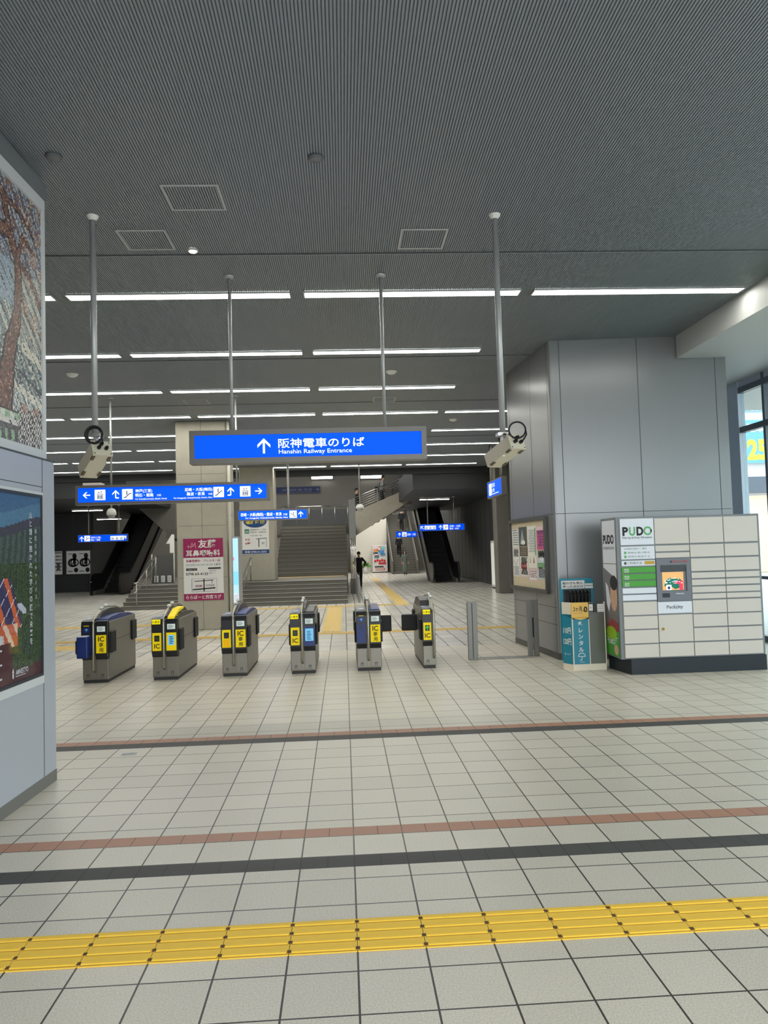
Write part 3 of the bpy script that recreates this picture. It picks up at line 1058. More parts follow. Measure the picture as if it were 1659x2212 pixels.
    # reader pads on top
    pd = MB()
    pd.prism([(.02, .846), (.02, .868), (.06, .876), (.42, .885), (.46, .846)], 'x', -h + .006, rx - .024, mat('pad_grey', (120, 124, 136), .4))
    pd.add([(-h / 2 - .012 + (.045 if not narrow else .03) * math.cos(2 * PI * i / 24), .15 + .10 * math.sin(2 * PI * i / 24), .8815) for i in range(24)], [list(range(24))], GPAD)
    pd.build('card_reader', t)
    if not narrow:
        tp = MB()
        tp.prism([(.02, .846), (.03, .88), (.2, .90), (.62, .915), (1.1, .89), (1.36, .846)], 'x', rx + .022, h - .012, GBLUE if right['kind'] == 'only' else GDARK)
        tp.build('top_cover', t)
        hp = MB()
        hp.prism([(.03, .86), (.12, .93), (.36, .985), (.62, 1.0), (.95, .985), (1.25, .91), (1.36, .85)], 'x', rx + .012, rx + .05, GDARK)
        hp.build('ridge', t)
    else:
        tp = MB()
        tp.prism([(.3, .846), (.36, .96), (.6, 1.0), (1.0, .98), (1.36, .846)], 'x', -h + .01, rx - .014, GDARK)
        tp.build('top_cover', t)
    rl = MB()
    rl.tube([(rx, -.03, .155), (rx, -.066, .19), (rx, -.072, .5), (rx, -.07, .82), (rx, -.05, .87), (rx, .06, .925), (rx, .3, 1.0), (rx, .55, 1.022), (rx, .95, 1.005), (rx, 1.2, .95), (rx, 1.36, .86)], .0135, mat('gate_rail', (168, 164, 148), .3, .8), 10)
    rl.box(rx - .006, -.06, .17, rx + .006, 0.0, .19, STEEL)
    rl.build('handrail', t)
    for yy, zz in ((.30, 1.02), (.5, 1.045)):
        MB().box(rx - .02, yy - .045, zz - .015, rx + .02, yy + .045, zz + .018, WHITE, bev=.008).build('sensor', t)
    if flag:
        fl = MB()
        fl.prism([(-.04, .855), (-.02, .885), (.3, .975), (.62, .985), (.62, .955), (.3, .93), (.02, .87)], 'x', rx + .052, h - .04, YEL)
        fl.build('yellow_cover', t)
    # padded flap housings on the flanks
    for sx in ((-1, 1) if not narrow else (-1,)):
        for y0, y1, z0, z1 in ((.07, .30, .40, .70), (1.14, 1.39, .46, .76)):
            fb = MB()
            a, c = (h, h + .026) if sx > 0 else (-h - .026, -h)
            fb.box(a, y0, z0, c, y1, z1, RUBBER, bev=.011)
            fb.build('flap_housing', t)
    if closed:
        fb = MB()
        a, c = (h + .002, h + .20) if closed == 'R' else (-h - .245, -h - .002)
        fb.box(a, .72, .475, c, .76, .725, RUBBER, bev=.018, seg=3)
        fb.build('flap', t)
    return t
gate('ticket gate by left wall with bulky blue ticket box on front', -3.49, 10.94, dict(kind='blue_box', blue_top=True), dict(kind='only', lcd=True))
gate('ticket gate with yellow cover on top and light blue screen', -2.535, 10.97, dict(kind='ic', tab=True), dict(kind='yellow_blue', lcd=True), flag=True)
gate('ticket gate with plain yellow left panel and lit white screen', -1.585, 11.06, dict(kind='yellow_display'), dict(kind='only', lcd=True))
gate('ticket gate with dark blue right panel holding cyan screen', -.615, 11.06, dict(kind='ic', tab=True), dict(kind='blue_lcd', lcd=True))
gate('ticket gate with blue left panel beside the closed flaps', .33, 11.1, dict(kind='blue', blue_top=True), dict(kind='only', lcd=True), closed='R')
gate('narrow end ticket gate with green arrow and closed flap', 1.205, 11.12, dict(kind='ic', tab=True, arrow=True), None, w=.19, closed='L')

# steel posts right of the gates
POSTM = mat('dull_post', (124, 123, 119), .42, .45)
t = thing('barrier_post', 'single dull steel post standing right of the narrow gate', 'post', (1.955, 11.81, 0))
MB().box(-.075, -.03, .0, .075, .03, .888, POSTM, bev=.006).build('upright', t)
MB().box(-.006, -.0325, .02, .006, -.0305, .87, SEAM).build('joint', t)
MB().box(.075, -.02, .012, .95, .02, .028, STEEL_DK).build('floor_rail', t)
t = thing('barrier_post', 'split double steel post beside the panelled wall base', 'post', (2.935, 11.95, 0))
for x0, x1 in ((-.085, -.012), (.012, .085)):
    MB().box(x0, -.04, 0, x1, .04, .885, POSTM, bev=.006).build('upright', t)
MB().box(-.011, -.02, .3, .011, .02, .6, BLACK).build('hinge', t)

# ================================================================== PARCEL LOCKERS
LKG = mat('locker_grey', (122, 126, 130), .45, .15)
LKD = mat('locker_door', (208, 200, 191), .42)
LKW = mat('locker_white', (222, 226, 234), .4)
LKN = mat('locker_navy', (20, 29, 40), .5)
LGREEN = mat('leaf_green', (72, 158, 52), .5)
LGREEN2 = mat('logo_green', (92, 170, 98), .5)
LX, LY = 3.61, 9.94
t = thing('parcel_locker', 'big white parcel locker wall on a navy base by the glazing', 'locker', (LX, LY, 0))
b = MB()
b.box(0, .02, .2, 1.955, .61, 2.075, LKG, bev=.006)
b.build('cabinet', t)
b = MB()
b.prism([(.035, .6), (.125, .0), (1.955, .0), (1.955, .6)], 'z', 0, .2, LKN)
b.build('base', t)
cx = [.045, .482, .972, 1.455, 1.93]
cx = [.045, .51, .982, 1.452, 1.922]
def zc(c, y):
    y0, y1 = ((110, 985), (100, 980), (95, 972), (95, 972))[c]
    return 2.05 - (y - y0) / (y1 - y0) * 1.835
g = .005
def door(c, ya, yb, m, name='door'):
    d = MB()
    d.box(cx[c] + g, .0, zc(c, yb) + g, cx[c + 1] - g, .022, zc(c, ya) - g, m, bev=.003, seg=1)
    return d
wcol = cx[1] - cx[0]
# column one: brand panel, instructions, green rows
d = door(0, 108, 279, LKW)
zz = zc(0, 279)
ar = Art(d, (cx[0], -.0006, zz), (1, 0, 0), (0, 0, 1))
ar.text('P', .034, .135, .152, INK, 1, 'L', .045, w=.078)
ar.text('U', .124, .135, .152, LGREEN2, 1, 'L', .035, w=.084)
ar.text('D', .225, .135, .152, INK, 1, 'L', .045, w=.092)
ar.ring(.376, .189, .036, .022, LGREEN2, 1, 20, 340)
ar.ring(.376, .189, .036, .022, INK, 1, -20, 20, 6)
ar.text('Pick Up & Drop Off station', .034, .092, .034, INK, 1, 'L', .008, w=.395)
d.build('brand_panel', t)
d = door(0, 283, 369, LKW)
ar = Art(d, (cx[0], -.0006, zc(0, 369)), (1, 0, 0), (0, 0, 1))
for i, s in enumerate(('お荷物の受取り・発送', '荷物を受け取る', '荷物を発送する')):
    y = .135 - i * .052
    if i:
        ar.rect(.045, y - .006, .075, y + .026, LGREEN2, 1)
    ar.text(s, .05 if not i else .09, y, .026, mat('grey_green_ink', (96, 120, 100), .6), 1, w=.30)
d.build('instruction_panel', t)
d = door(0, 372, 411, LKW)
ar = Art(d, (cx[0], -.0006, zc(0, 411)), (1, 0, 0), (0, 0, 1))
ar.rect(.04, .026, .07, .06, mat('dark_icon', (70, 80, 74), .6), 1)
ar.text('ご利用方法', .08, .03, .036, mat('dark_icon', (70, 80, 74), .6), 1, w=.2)
ar.rect(.315, .022, .45, .066, mat('amber_tag', (196, 158, 52), .5), 1)
d.build('instruction_panel', t)
for i, (a, c, s) in enumerate(((414, 454, '受取'), (457, 498, '発送'), (500, 541, '返却'))):
    d = door(0, a, c, LGREEN)
    ar = Art(d, (cx[0], -.0006, zc(0, c)), (1, 0, 0), (0, 0, 1))
    ar.text(s, .035, .034, .034, WHITE, 1, bold=.01)
    ar.rect(.035, .014, .10, .022, WHITE, 1)
    d.build('green_door', t)
for a, c in ((545, 584), (588, 628)):
    door(0, a, c, LKW).build('door', t)
for a, c in ((633, 719), (722, 806), (809, 896), (899, 985)):
    door(0, a, c, LKD).build('door', t)
for a, c in ((100, 268), (274, 316), (320, 357)):
    door(1, a, c, LKD).build('door', t)
# terminal
tm = MB()
x0, x1, z0, z1 = cx[1] + g, cx[2] - g, zc(1, 627), zc(1, 360)
LKT = mat('terminal_grey', (112, 116, 124), .45)
fx0, fx1, fz0, fz1 = x0 + .05, x1 - .055, z0 + .125, z1 - .085
tm.box(x0, -.004, z0, x1, .02, fz0, LKT)
tm.box(x0, -.004, fz1, x1, .02, z1, LKT)
tm.box(x0, -.004, fz0, fx0, .02, fz1, LKT)
tm.box(fx1, -.004, fz0, x1, .02, fz1, LKT)
tm.add([(fx0, -.004, fz1), (fx1, -.004, fz1), (fx1, .018, fz1 - .09), (fx0, .018, fz1 - .09)], [(0, 1, 2, 3)], mat('terminal_dark', (78, 82, 88), .5))
ar = Art(tm, (x0, -.0046, z0), (1, 0, 0), (0, 0, 1))
ar.rect(.065, .045, .165, .102, BLACK, 1)
ar.rect(.25, .085, .36, .098, mat('slot_light', (190, 196, 200), .4), 1)
ar.ell(.20, z1 - z0 - .042, .014, .014, GNAVY, 1)
ar.text('防犯カメラ作動中', .225, z1 - z0 - .055, .034, mat('red_ink', (190, 60, 60), .6), 1, w=.2, bold=.01)
tm.build('terminal', t)
sc = MB()
ar = Art(sc, (fx0 + .03, .015, fz0 + .015), (1, 0, 0), (0, 0, 1), eps=.0006)
sw, sh = fx1 - fx0 - .07, fz1 - fz0 - .11
SCB = mat('screen_amber', (222, 168, 110), .3, emit=.55)
SCG = mat('screen_green', (30, 110, 92), .3, emit=.5)
SCP = mat('screen_pink', (226, 60, 90), .3, emit=.6)
SCW = mat('screen_white', (226, 230, 240), .3, emit=.6)
ar.rect(0, 0, sw, sh, SCB, 1)
ar.poly([(.02, .05), (.05, .13), (.10, .165), (.16, .145), (.23, .15), (sw - .02, .12), (sw - .03, .03), (.17, .01), (.10, .06)], SCG, 2)
ar.rect(sw - .12, .08, sw - .01, .12, SCP, 3)
ar.rect(sw - .06, .0, sw - .01, .08, SCP, 3)
ar.rect(.05, 0, .12, .07, SCW, 3)
ar.ell(.085, .03, .018, .02, GBLUE, 4)
for i in range(26):
    a, c = random.uniform(.02, sw - .03), random.uniform(.08, .16)
    ar.rect(a, c, a + .014, c + .01, SCW, 4)
sc.build('screen', t)
d = door(1, 630, 709, LKW)
ar = Art(d, (cx[1], -.0006, zc(1, 709)), (1, 0, 0), (0, 0, 1))
ar.text('Packcity', wcol / 2, .07, .06, mat('slate_ink', (70, 78, 86), .6), 1, 'C', .012, w=.22)
ar.ring(.25, .088, .022, .004, mat('pale_ring', (150, 160, 170), .6), 2)
d.build('maker_panel', t)
d = door(1, 713, 888, LKD).build('door', t)
b = MB()
b.cyl((cx[1] + .06, -.010, zc(1, 803)), (cx[1] + .06, .004, zc(1, 803)), .02, mat('brass_lock', (170, 140, 70), .35, .8), n=20)
b.box(cx[1] + .056, -.0112, zc(1, 803) - .01, cx[1] + .064, -.0098, zc(1, 803) + .01, BLACK)
b.build('lock', d)
door(1, 892, 980, LKD).build('door', t)
for c in (2, 3):
    for a, bb in ((95, 262), (268, 351), (356, 441), (446, 486), (490, 531), (535, 577), (580, 616), (620, 706), (709, 791), (795, 881), (885, 972)):
        door(c, a, bb, LKD).build('door', t)
# printed left flank
sp = MB()
ar = Art(sp, (-.0012, .6, .0), (0, -1, 0), (0, 0, 1), eps=.001)
ar.rect(.04, 1.46, .54, 2.04, LKW, 1)
ar.text('PUDO', .07, 1.73, .16, INK, 2, w=.42, bold=.05)
ar.text('station', .07, 1.65, .07, INK, 2, w=.42)
PW = mat('print_grey', (116, 112, 112), .5)
ar.rect(.04, .22, .54, 1.45, PW, 1)
ar.poly([(.04, 1.40), (.54, 1.25), (.54, 1.45), (.04, 1.45)], LKW, 2)
SKIN_P = mat('print_skin', (206, 164, 138), .5)
ar.ell(.40, 1.02, .13, .2, SKIN_P, 2)
ar.ell(.42, 1.20, .14, .10, INK, 3)
ar.poly([(.10, 1.2), (.2, 1.15), (.28, .95), (.2, .8), (.12, .9)], LKW, 3)
ar.poly([(.1, .62), (.3, .72), (.54, .66), (.54, .55), (.1, .55)], mat('print_red', (150, 60, 56), .5), 3)
ar.rect(.04, .22, .54, .56, LGREEN, 2)
ar.ell(.26, .52, .2, .09, mat('print_lime', (150, 190, 30), .5), 4)
ar.text('宅配便', .08, .38, .11, LKW, 3, w=.4, bold=.02)
ar.ell(.42, .31, .08, .07, SKIN_P, 3)
sp.build('side_print', t)

# ================================================================== UMBRELLA RENTAL STAND
TEAL = mat('teal_board', (24, 128, 152), .45)
TEAL2 = mat('teal_dark', (20, 96, 118), .45)
STCR = mat('stand_cream', (224, 216, 196), .5)
SMOKE = mat('smoked_panel', (92, 96, 88), .25)
t = thing('umbrella_stand', 'teal umbrella rental stand between panelled wall and lockers', 'stand', (3.113, 10.44, 0))
b = MB()
b.prism([(0, 0), (.462, 0), (.47, .38), (.0, .40), (-.093, .18)], 'z', 0, .085, STCR)
b.build('base', t)
b = MB()
b.prism([(.0, .0), (-.088, .17), (-.078, .176), (.009, .006)], 'z', .085, .93, STCR)
b.build('side_panel', t)
sd = Vector((-.088, .17, 0)).normalized()
art = MB()
# side print, seen from the left: reads towards the front corner
ar = Art(art, (-.0905, .170, .085), tuple(-sd), (0, 0, 1), eps=.001)
ar.rect(.0, .0, .188, .68, TEAL, 2)
ar.poly([(.0, .68), (.188, .63), (.188, .68)], TEAL, 2)
ar.text('110円', .02, .42, .10, WHITE, 3, w=.15, bold=.02)
ar.text('120円', .02, .27, .10, WHITE, 3, w=.15, bold=.02)
ar.text('傘シェア', .03, .12, .035, WHITE, 3, w=.12)
art.build('side_print', t)
b = MB()
b.box(.0, -.004, .085, .24, .02, .70, STCR)
b.build('front_board', t)
b = MB()
b.box(.0, .335, .80, .39, .35, 1.09, BLACK)
b.build('rack_back', t)
fp = MB()
ar = Art(fp, (0, -.005, 0), (1, 0, 0), (0, 0, 1), eps=.001)
ar.rect(.012, .085, .228, .70, TEAL, 1)
for i, ch in enumerate('傘レンタル'):
    ar.text(ch, .115, .61 - i * .088, .072, WHITE, 2, 'C', .02)
ar.ring(.118, .19, .043, .009, WHITE, 2, 0, 180)
ar.line(.07, .19, .166, .19, .008, WHITE, 2)
ar.line(.118, .19, .118, .15, .008, WHITE, 2)
ar.ring(.105, .15, .009, .008, WHITE, 2, 180, 360)
ar.text('i umbrella', .118, .108, .018, WHITE, 2, 'C')
fp.build('front_print', t)
b = MB()
YO = mat('header_yellow', (226, 184, 92), .5)
b.box(-.006, -.016, .72, .236, .012, .93, YO, bev=.012)
b.prism([(.0, .72), (.236, .72), (.118, .69)], 'y', -.014, .01, YO)
ar = Art(b, (0, -.0165, 0), (1, 0, 0), (0, 0, 1))
ar.text('2ヶ月', .02, .815, .075, INK, 1, bold=.02, w=.12)
ar.text('0', .165, .80, .10, INK, 1, bold=.04)
ar.text('円', .145, .80, .03, INK, 1)
ar.text('キャンペーン中', .02, .77, .03, mat('red_ink', (190, 60, 60), .6), 1, w=.12)
b.build('header', t)
b = MB()
b.box(.24, .004, .085, .455, .012, .80, SMOKE)
b.box(.455, -.002, .085, .468, .02, .93, STCR)
b.build('bin_panel', t)
b = MB()
b.box(.245, -.003, .81, .30, .004, .90, PAPER)
b.box(.36, -.003, .79, .45, .004, .90, PAPER)
ar = Art(b, (0, -.004, 0), (1, 0, 0), (0, 0, 1))
ar.text('つり銭は出ません', .365, .865, .016, INK, 1, w=.08)
ar.text('傘の返却口', .365, .835, .016, INK, 1, w=.08)
ar.rect(.365, .80, .43, .805, mat('red_ink', (190, 60, 60), .6), 1)
ar.text('¥', .26, .845, .03, INK, 1)
b.build('notice', t)
MB().box(.305, -.012, .79, .355, .02, .90, BLACK, bev=.005).build('coin_box', t)
b = MB()
b.box(-.05, .36, .085, .44, .39, 1.245, TEAL, bev=.01)
b.build('back_board', t)
b = MB()
ar = Art(b, (-.05, .358, 0), (1, 0, 0), (0, 0, 1))
ar.rect(.025, 1.10, .36, 1.215, PAPER, 1)
ar.text('雨の日も安心', .04, 1.165, .04, INK, 2, w=.3, bold=.02)
ar.text('使った分だけ', .04, 1.115, .04, INK, 2, w=.3, bold=.02)
ar.rect(.365, 1.145, .48, 1.17, PAPER, 1)
ar.rect(.365, 1.10, .48, 1.135, PAPER, 1)
b.build('back_print', t)
b = MB()
b.box(.03, .16, .90, .36, .17, .915, STEEL_DK)
b.box(.03, .30, .90, .36, .31, .915, STEEL_DK)
b.build('rack', t)
UB = mat('umbrella_black', (24, 30, 36), .6)
for i in range(6):
    x = 3.113 + .055 + i * .052
    u = thing('umbrella', 'furled black umbrella in teal stand, %s of six from the panelled wall' % ORD[i], 'umbrella', (x, 10.44 + .235, .087), group='black rental umbrellas in the teal stand')
    k = MB()
    k.tube([(0, 0, .01), (0, 0, .05), (0, 0, .6), (0, 0, .78)], [.006, .014, .024, .012], UB, 8)
    k.build('furled_canopy', u)
    k = MB()
    k.tube([(0, 0, .78), (0, 0, .97), (0, -.006, .995), (0, -.03, 1.005), (0, -.05, .985), (0, -.052, .95)], .016, BLACK, 8)
    k.build('handle', u)

# ================================================================== NOTICE BOARD on the panelled block
ang = math.atan2(lx.y, lx.x)                     # lx runs away from the camera along the side face
sn = Vector((-lx.y, lx.x))                       # out of the face
o2 = Vector(A) + lx * 2.22 + sn * .002           # far end of the board
rt = Vector((-lx.x, -lx.y, 0))
NBW = 1.92
t = thing('notice_board', 'framed cream notice board on the side of the panelled wall', 'board', (0, 0, 0))
NBF = mat('board_frame', (84, 84, 82), .45, .3)
CORK = mat('board_cream', (206, 192, 162), .8, noise=0.05)
n3 = Vector((sn.x, sn.y, 0))
up = Vector((0, 0, 1))
def nb_box(mb, x0, x1, z0, z1, d0, d1, m):
    c = Vector((o2.x, o2.y, 0)) + rt * (x0 + x1) / 2 + up * (z0 + z1) / 2 + n3 * (d0 + d1) / 2
    mb.obox(c, (rt, up, n3), ((x1 - x0) / 2, (z1 - z0) / 2, (d1 - d0) / 2), m)
b = MB()
fw = .055
nb_box(b, 0, NBW, .98, .98 + fw, 0, .06, NBF)
nb_box(b, 0, NBW, 2.185 - fw, 2.185, 0, .06, NBF)
nb_box(b, 0, fw, .98 + fw, 2.185 - fw, 0, .06, NBF)
nb_box(b, NBW - fw, NBW, .98 + fw, 2.185 - fw, 0, .06, NBF)
b.build('frame', t)
b = MB()
nb_box(b, fw, NBW - fw, .98 + fw, 2.185 - fw, 0, .02, CORK)
b.build('panel', t)
def sheet(name, lab, x0, x1, z0, z1, m, deco, cat='poster'):
    b = MB()
    nb_box(b, x0, x1, z0, z1, .021, .023, m)
    ar = Art(b, Vector((o2.x, o2.y, 0)) + rt * x0 + up * z0 + n3 * .0232, rt, up, eps=.0012)
    deco(ar, x1 - x0, z1 - z0)
    return tag(b.build(name, fix=False), lab, cat, 'sheets pinned to the notice board')
def lines(ar, w, h, m, n, seed, top=.95, bot=.05):
    r = random.Random(seed)
    for i in range(n):
        y = h * (top - (top - bot) * i / n)
        x = w * r.uniform(.08, .2)
        while x < w * .85:
            l = w * r.uniform(.05, .22)
            ar.rect(x, y - h * .3 / n, min(x + l, w * .92), y + h * .12 / n, m, 1)
            x += l + w * .04
PINKP = mat('magenta_print', (200, 84, 140), .7)
PURP = mat('purple_print', (134, 62, 116), .7)
PGRN = mat('green_print', (120, 166, 120), .7)
PRED = mat('red_print', (176, 70, 66), .7)
PPINK = mat('pale_pink', (226, 196, 202), .7)
PDARK = mat('dark_photo', (74, 80, 78), .7)
PMIST = mat('mist_photo', (150, 160, 166), .7)
PBLUE = mat('pale_blue_print', (190, 206, 214), .7)
GRY = mat('grey_ink', (110, 110, 116), .7)
sheet('notice_sheet', 'white notice at upper left of the board', .10, .46, 1.70, 2.02, PAPER, lambda a, w, h: lines(a, w, h, GRY, 7, 1))
sheet('notice_sheet', 'white notice with thin map at lower left of the board', .10, .46, 1.20, 1.69, PAPER, lambda a, w, h: (lines(a, w, h, GRY, 6, 2, .95, .7), a.line(w * .15, h * .55, w * .5, h * .4, .01, GRY, 1), a.line(w * .5, h * .4, w * .9, h * .62, .01, GRY, 1), lines(a, w, h, mat('faint_ink', (176, 178, 184), .7), 7, 3, .35, .03)))
def photo(a, w, h):
    a.poly([(w * .15, h * .1), (w * .75, h * .1), (w * .45, h * .9)], PMIST, 1)
    a.ell(w * .55, h * .2, w * .25, h * .12, PAPER, 2)
    a.rect(w * .1, h * .05, w * .9, h * .09, INK, 1)
sheet('notice_poster', 'dark grey photo poster pinned second from board left', .48, .92, 1.72, 2.05, PDARK, photo)
sheet('notice_poster', 'dark brown poster under the grey photo poster', .50, .93, 1.55, 1.715, mat('brown_print', (86, 80, 70), .7), lambda a, w, h: lines(a, w, h, mat('tan_ink', (150, 140, 120), .7), 5, 5))
sheet('notice_sheet', 'white sheet with red and black print below brown poster', .52, .93, 1.20, 1.545, PAPER, lambda a, w, h: (lines(a, w, h, INK, 4, 6, .95, .6), lines(a, w, h, PRED, 3, 7, .65, .4), lines(a, w, h, INK, 5, 8, .45, .1), a.rect(0, 0, w, h * .06, PPINK, 1)))
sheet('notice_sheet', 'tall pale sheet between the dark and magenta posters', .96, 1.40, 1.36, 2.05, mat('ivory_paper', (226, 224, 212), .7), lambda a, w, h: (a.rect(w * .84, h * .3, w * .95, h * .95, PGRN, 1), lines(a, w, h, mat('faint_ink', (176, 178, 184), .7), 9, 9, .9, .35), a.poly([(w * .6, h * .12), (w * .75, h * .12), (w * .68, h * .3)], PRED, 1), a.poly([(w * .2, h * .12), (w * .3, h * .12), (w * .25, h * .3)], PGRN, 1)))
sheet('notice_sheet', 'small pink edged sheet under the tall pale sheet', .96, 1.42, 1.15, 1.35, PPINK, lambda a, w, h: (a.rect(w * .12, h * .12, w * .88, h * .85, PAPER, 1), lines(a, w * 1, h, PRED, 4, 11, .8, .2)))
sheet('notice_poster', 'magenta poster at upper right of the board', 1.44, 1.84, 1.66, 2.03, PINKP, lambda a, w, h: (a.rect(0, h * .84, w, h, PPINK, 1), a.rect(w * .05, h * .72, w * .95, h * .83, PURP, 1), lines(a, w, h, PURP, 5, 12, .7, .1), a.rect(w * .4, h * .1, w * .5, h * .5, PURP, 2)))
sheet('notice_poster', 'green and white poster at lower right of the board', 1.44, 1.84, 1.19, 1.64, PBLUE, lambda a, w, h: (lines(a, w, h, INK, 3, 13, .97, .8), a.ell(w * .5, h * .72, w * .22, h * .08, PAPER, 1), a.rect(0, h * .4, w, h * .58, PGRN, 1), a.rect(w * .1, h * .38, w * .6, h * .42, INK, 2), lines(a, w, h, GRY, 6, 14, .36, .05)))

# ================================================================== ADVERT AND MOSAIC on the left wall
def painted(name, x, y0, y1, z0, z1, cell, fn, m, parent=None, loc=(0, 0, 0), rz=0.0):
    ny, nz = int(round((y1 - y0) / cell)), int(round((z1 - z0) / cell))
    vs = [(x, y0 + (y1 - y0) * i / ny, z0 + (z1 - z0) * j / nz) for j in range(nz + 1) for i in range(ny + 1)]
    fs = [(j * (ny + 1) + i, j * (ny + 1) + i + 1, (j + 1) * (ny + 1) + i + 1, (j + 1) * (ny + 1) + i) for j in range(nz) for i in range(ny)]
    me = bpy.data.meshes.new(name)
    me.from_pydata(vs, [], fs)
    me.materials.append(m)
    at = me.color_attributes.new('print', 'FLOAT_COLOR', 'CORNER')
    data = []
    for j in range(nz):
        for i in range(ny):
            c = lin(fn(y0 + (y1 - y0) * (i + .5) / ny, z0 + (z1 - z0) * (j + .5) / nz))
            data.extend([*c, 1.0] * 4)
    at.data.foreach_set('color', data)
    o = bpy.data.objects.new(name, me)
    COL.objects.link(o)
    o.location = loc
    o.rotation_euler = (0, 0, rz)
    if parent:
        o.parent = parent
    return o

def mixc(a, b, t):
    t = max(0, min(1, t))
    return tuple(a[i] + (b[i] - a[i]) * t for i in range(3))
def seg_d(p, a, b):
    vx, vy = b[0] - a[0], b[1] - a[1]
    t = max(0, min(1, ((p[0] - a[0]) * vx + (p[1] - a[1]) * vy) / (vx * vx + vy * vy + 1e-9)))
    return math.hypot(p[0] - a[0] - vx * t, p[1] - a[1] - vy * t)
# local frame of the left wall: y' = world y - 6.266 (about)
rnd = random.Random(3)
TR = [(-.70, 2.85, .10), (-.66, 3.12, .085), (-.60, 3.33, .07), (-.50, 3.54, .05), (-.47, 3.86, .042), (-.49, 4.0, .05), (-.61, 4.16, .045), (-.84, 4.13, .05), (-1.2, 4.05, .06), (-1.8, 4.2, .06)]
BR = [((-.49, 4.0), (-.28, 3.93), .022), ((-.28, 3.93), (-.10, 3.76), .016), ((-.49, 4.0), (-.40, 4.2), .022), ((-.40, 4.2), (-.2, 4.15), .014), ((-.61, 4.16), (-.70, 4.40), .035), ((-.70, 4.40), (-.95, 4.52), .03),
      ((-.70, 4.40), (-.45, 4.38), .02), ((-.45, 4.38), (-.22, 4.28), .014), ((-.47, 3.86), (-.36, 3.62), .014), ((-.36, 3.62), (-.2, 3.5), .01)]
def mural(y, z):
    j = rnd.uniform(-14, 14)
    k = rnd.random()
    u = y + .9
    # sky bands and hills
    d = math.sin((z * .9 + y * 1.1) * 38) + rnd.uniform(-.6, .6)
    if z > 3.95:
        c = (122, 128, 148) if d > .5 else ((176, 178, 176) if d > -.4 else (112, 100, 98))
        if k < .12:
            c = (72, 76, 110)
    elif z > 3.35:
        c = (150, 162, 172) if y < -.55 else ((182, 180, 168) if d > 0 else (140, 140, 134))
        if y < -.55 and z < 3.62:
            c = (190, 188, 176) if d > 0 else (120, 126, 128)
    elif z > 3.02:
        c = (118, 130, 128) if d > .2 else ((196, 192, 180) if d > -.6 else (86, 90, 96))
    else:
        c = (192, 192, 188) if d > .3 else ((112, 124, 126) if d > -.5 else (214, 208, 196))
    # blossoms
    bl = math.sin(y * 23 + z * 7) * math.sin(z * 19 - y * 11)
    if z > 3.45 and y > -.42 and bl > .1 and k > .35:
        c = (150, 112, 96) if k > .7 else (196, 176, 156)
    if z > 4.15 and bl > .35 and k > .5:
        c = (138, 104, 94)
    # pale roof strips
    if abs(z - (3.02 - .22 * (y + .4))) < .03 and y > -.58:
        c = (208, 202, 188)
    if abs(z - (3.36 - .25 * (y + .4))) < .04 and y > -.42:
        c = (206, 198, 182)
    if abs(z - (3.14 - .25 * (y + .4))) < .012 and y > -.5:
        c = (70, 72, 78)
    # trunk and branches
    w = 9
    for a, b in zip(TR, TR[1:]):
        w = min(w, seg_d((y, z), a, b) / ((a[2] + b[2]) / 2))
    for a, b, r in BR:
        w = min(w, seg_d((y, z), a, b) / r)
    if w < 1:
        c = (104, 76, 66) if k < .5 else ((134, 96, 84) if k < .85 else (82, 70, 70))
        if k > .94:
            c = (176, 150, 130)
    elif w < 1.3:
        c = (58, 50, 50)
    # figures in checked robes and lanterns at the foot
    if z < 2.96 and y > -.48:
        fy = (y + .48) % .20
        if z < 2.93 - .5 * abs(fy - .1):
            chk = (int(y / .022) + int(z / .022)) % 2
            c = (206, 198, 188) if chk else (74, 66, 70)
            if (y > -.2 and z < 2.8) and chk == 0:
                c = (112, 112, 106)
        if abs(fy - .1) < .035 and 2.86 < z < 2.92:
            c = (168, 130, 112)
    if y < -.48 and z < 2.84:
        if z < 2.70 and int((y + 3) / .05) % 2 == 0:
            c = (150, 172, 140)
        elif 2.73 < z < 2.77:
            c = (206, 200, 192)
        elif 2.77 < z < 2.84:
            c = (72, 60, 58) if z > 2.825 else ((150, 172, 140) if int((y + 3) / .07) % 2 else (200, 200, 190))
        else:
            c = (96, 92, 88)
    if z < 3.9 and w > 1.3 and math.sin((z * 1.0 + y * .9) * 62) < -.86 and k > .25:
        c = (62, 64, 70)
    j *= 1.5
    return tuple(max(20, min(240, v * 1.04 + j)) for v in c)
t = thing('wall_mosaic', 'tall tile mosaic of a tree above the left wall advert', 'mosaic', (*LW, 0), LRZ)
# thin backing, tiled face, pale frame
b = MB()
b.box(-.074, -2.5, 2.535, -.062, -.02, 4.66, UPW)
b.build('backing', t)
painted('tiled_picture', -.060, -2.45, -.075, 2.615, 4.555, .0135, mural, attr_mat('mosaic_tiles', .45), t)
b = MB()
b.box(-.062, -2.5, 2.535, -.048, -.02, 2.61, UPW)
b.box(-.062, -2.5, 4.56, -.048, -.02, 4.66, UPW)
b.box(-.062, -.07, 2.61, -.048, -.02, 4.56, UPW)
b.build('frame', t)

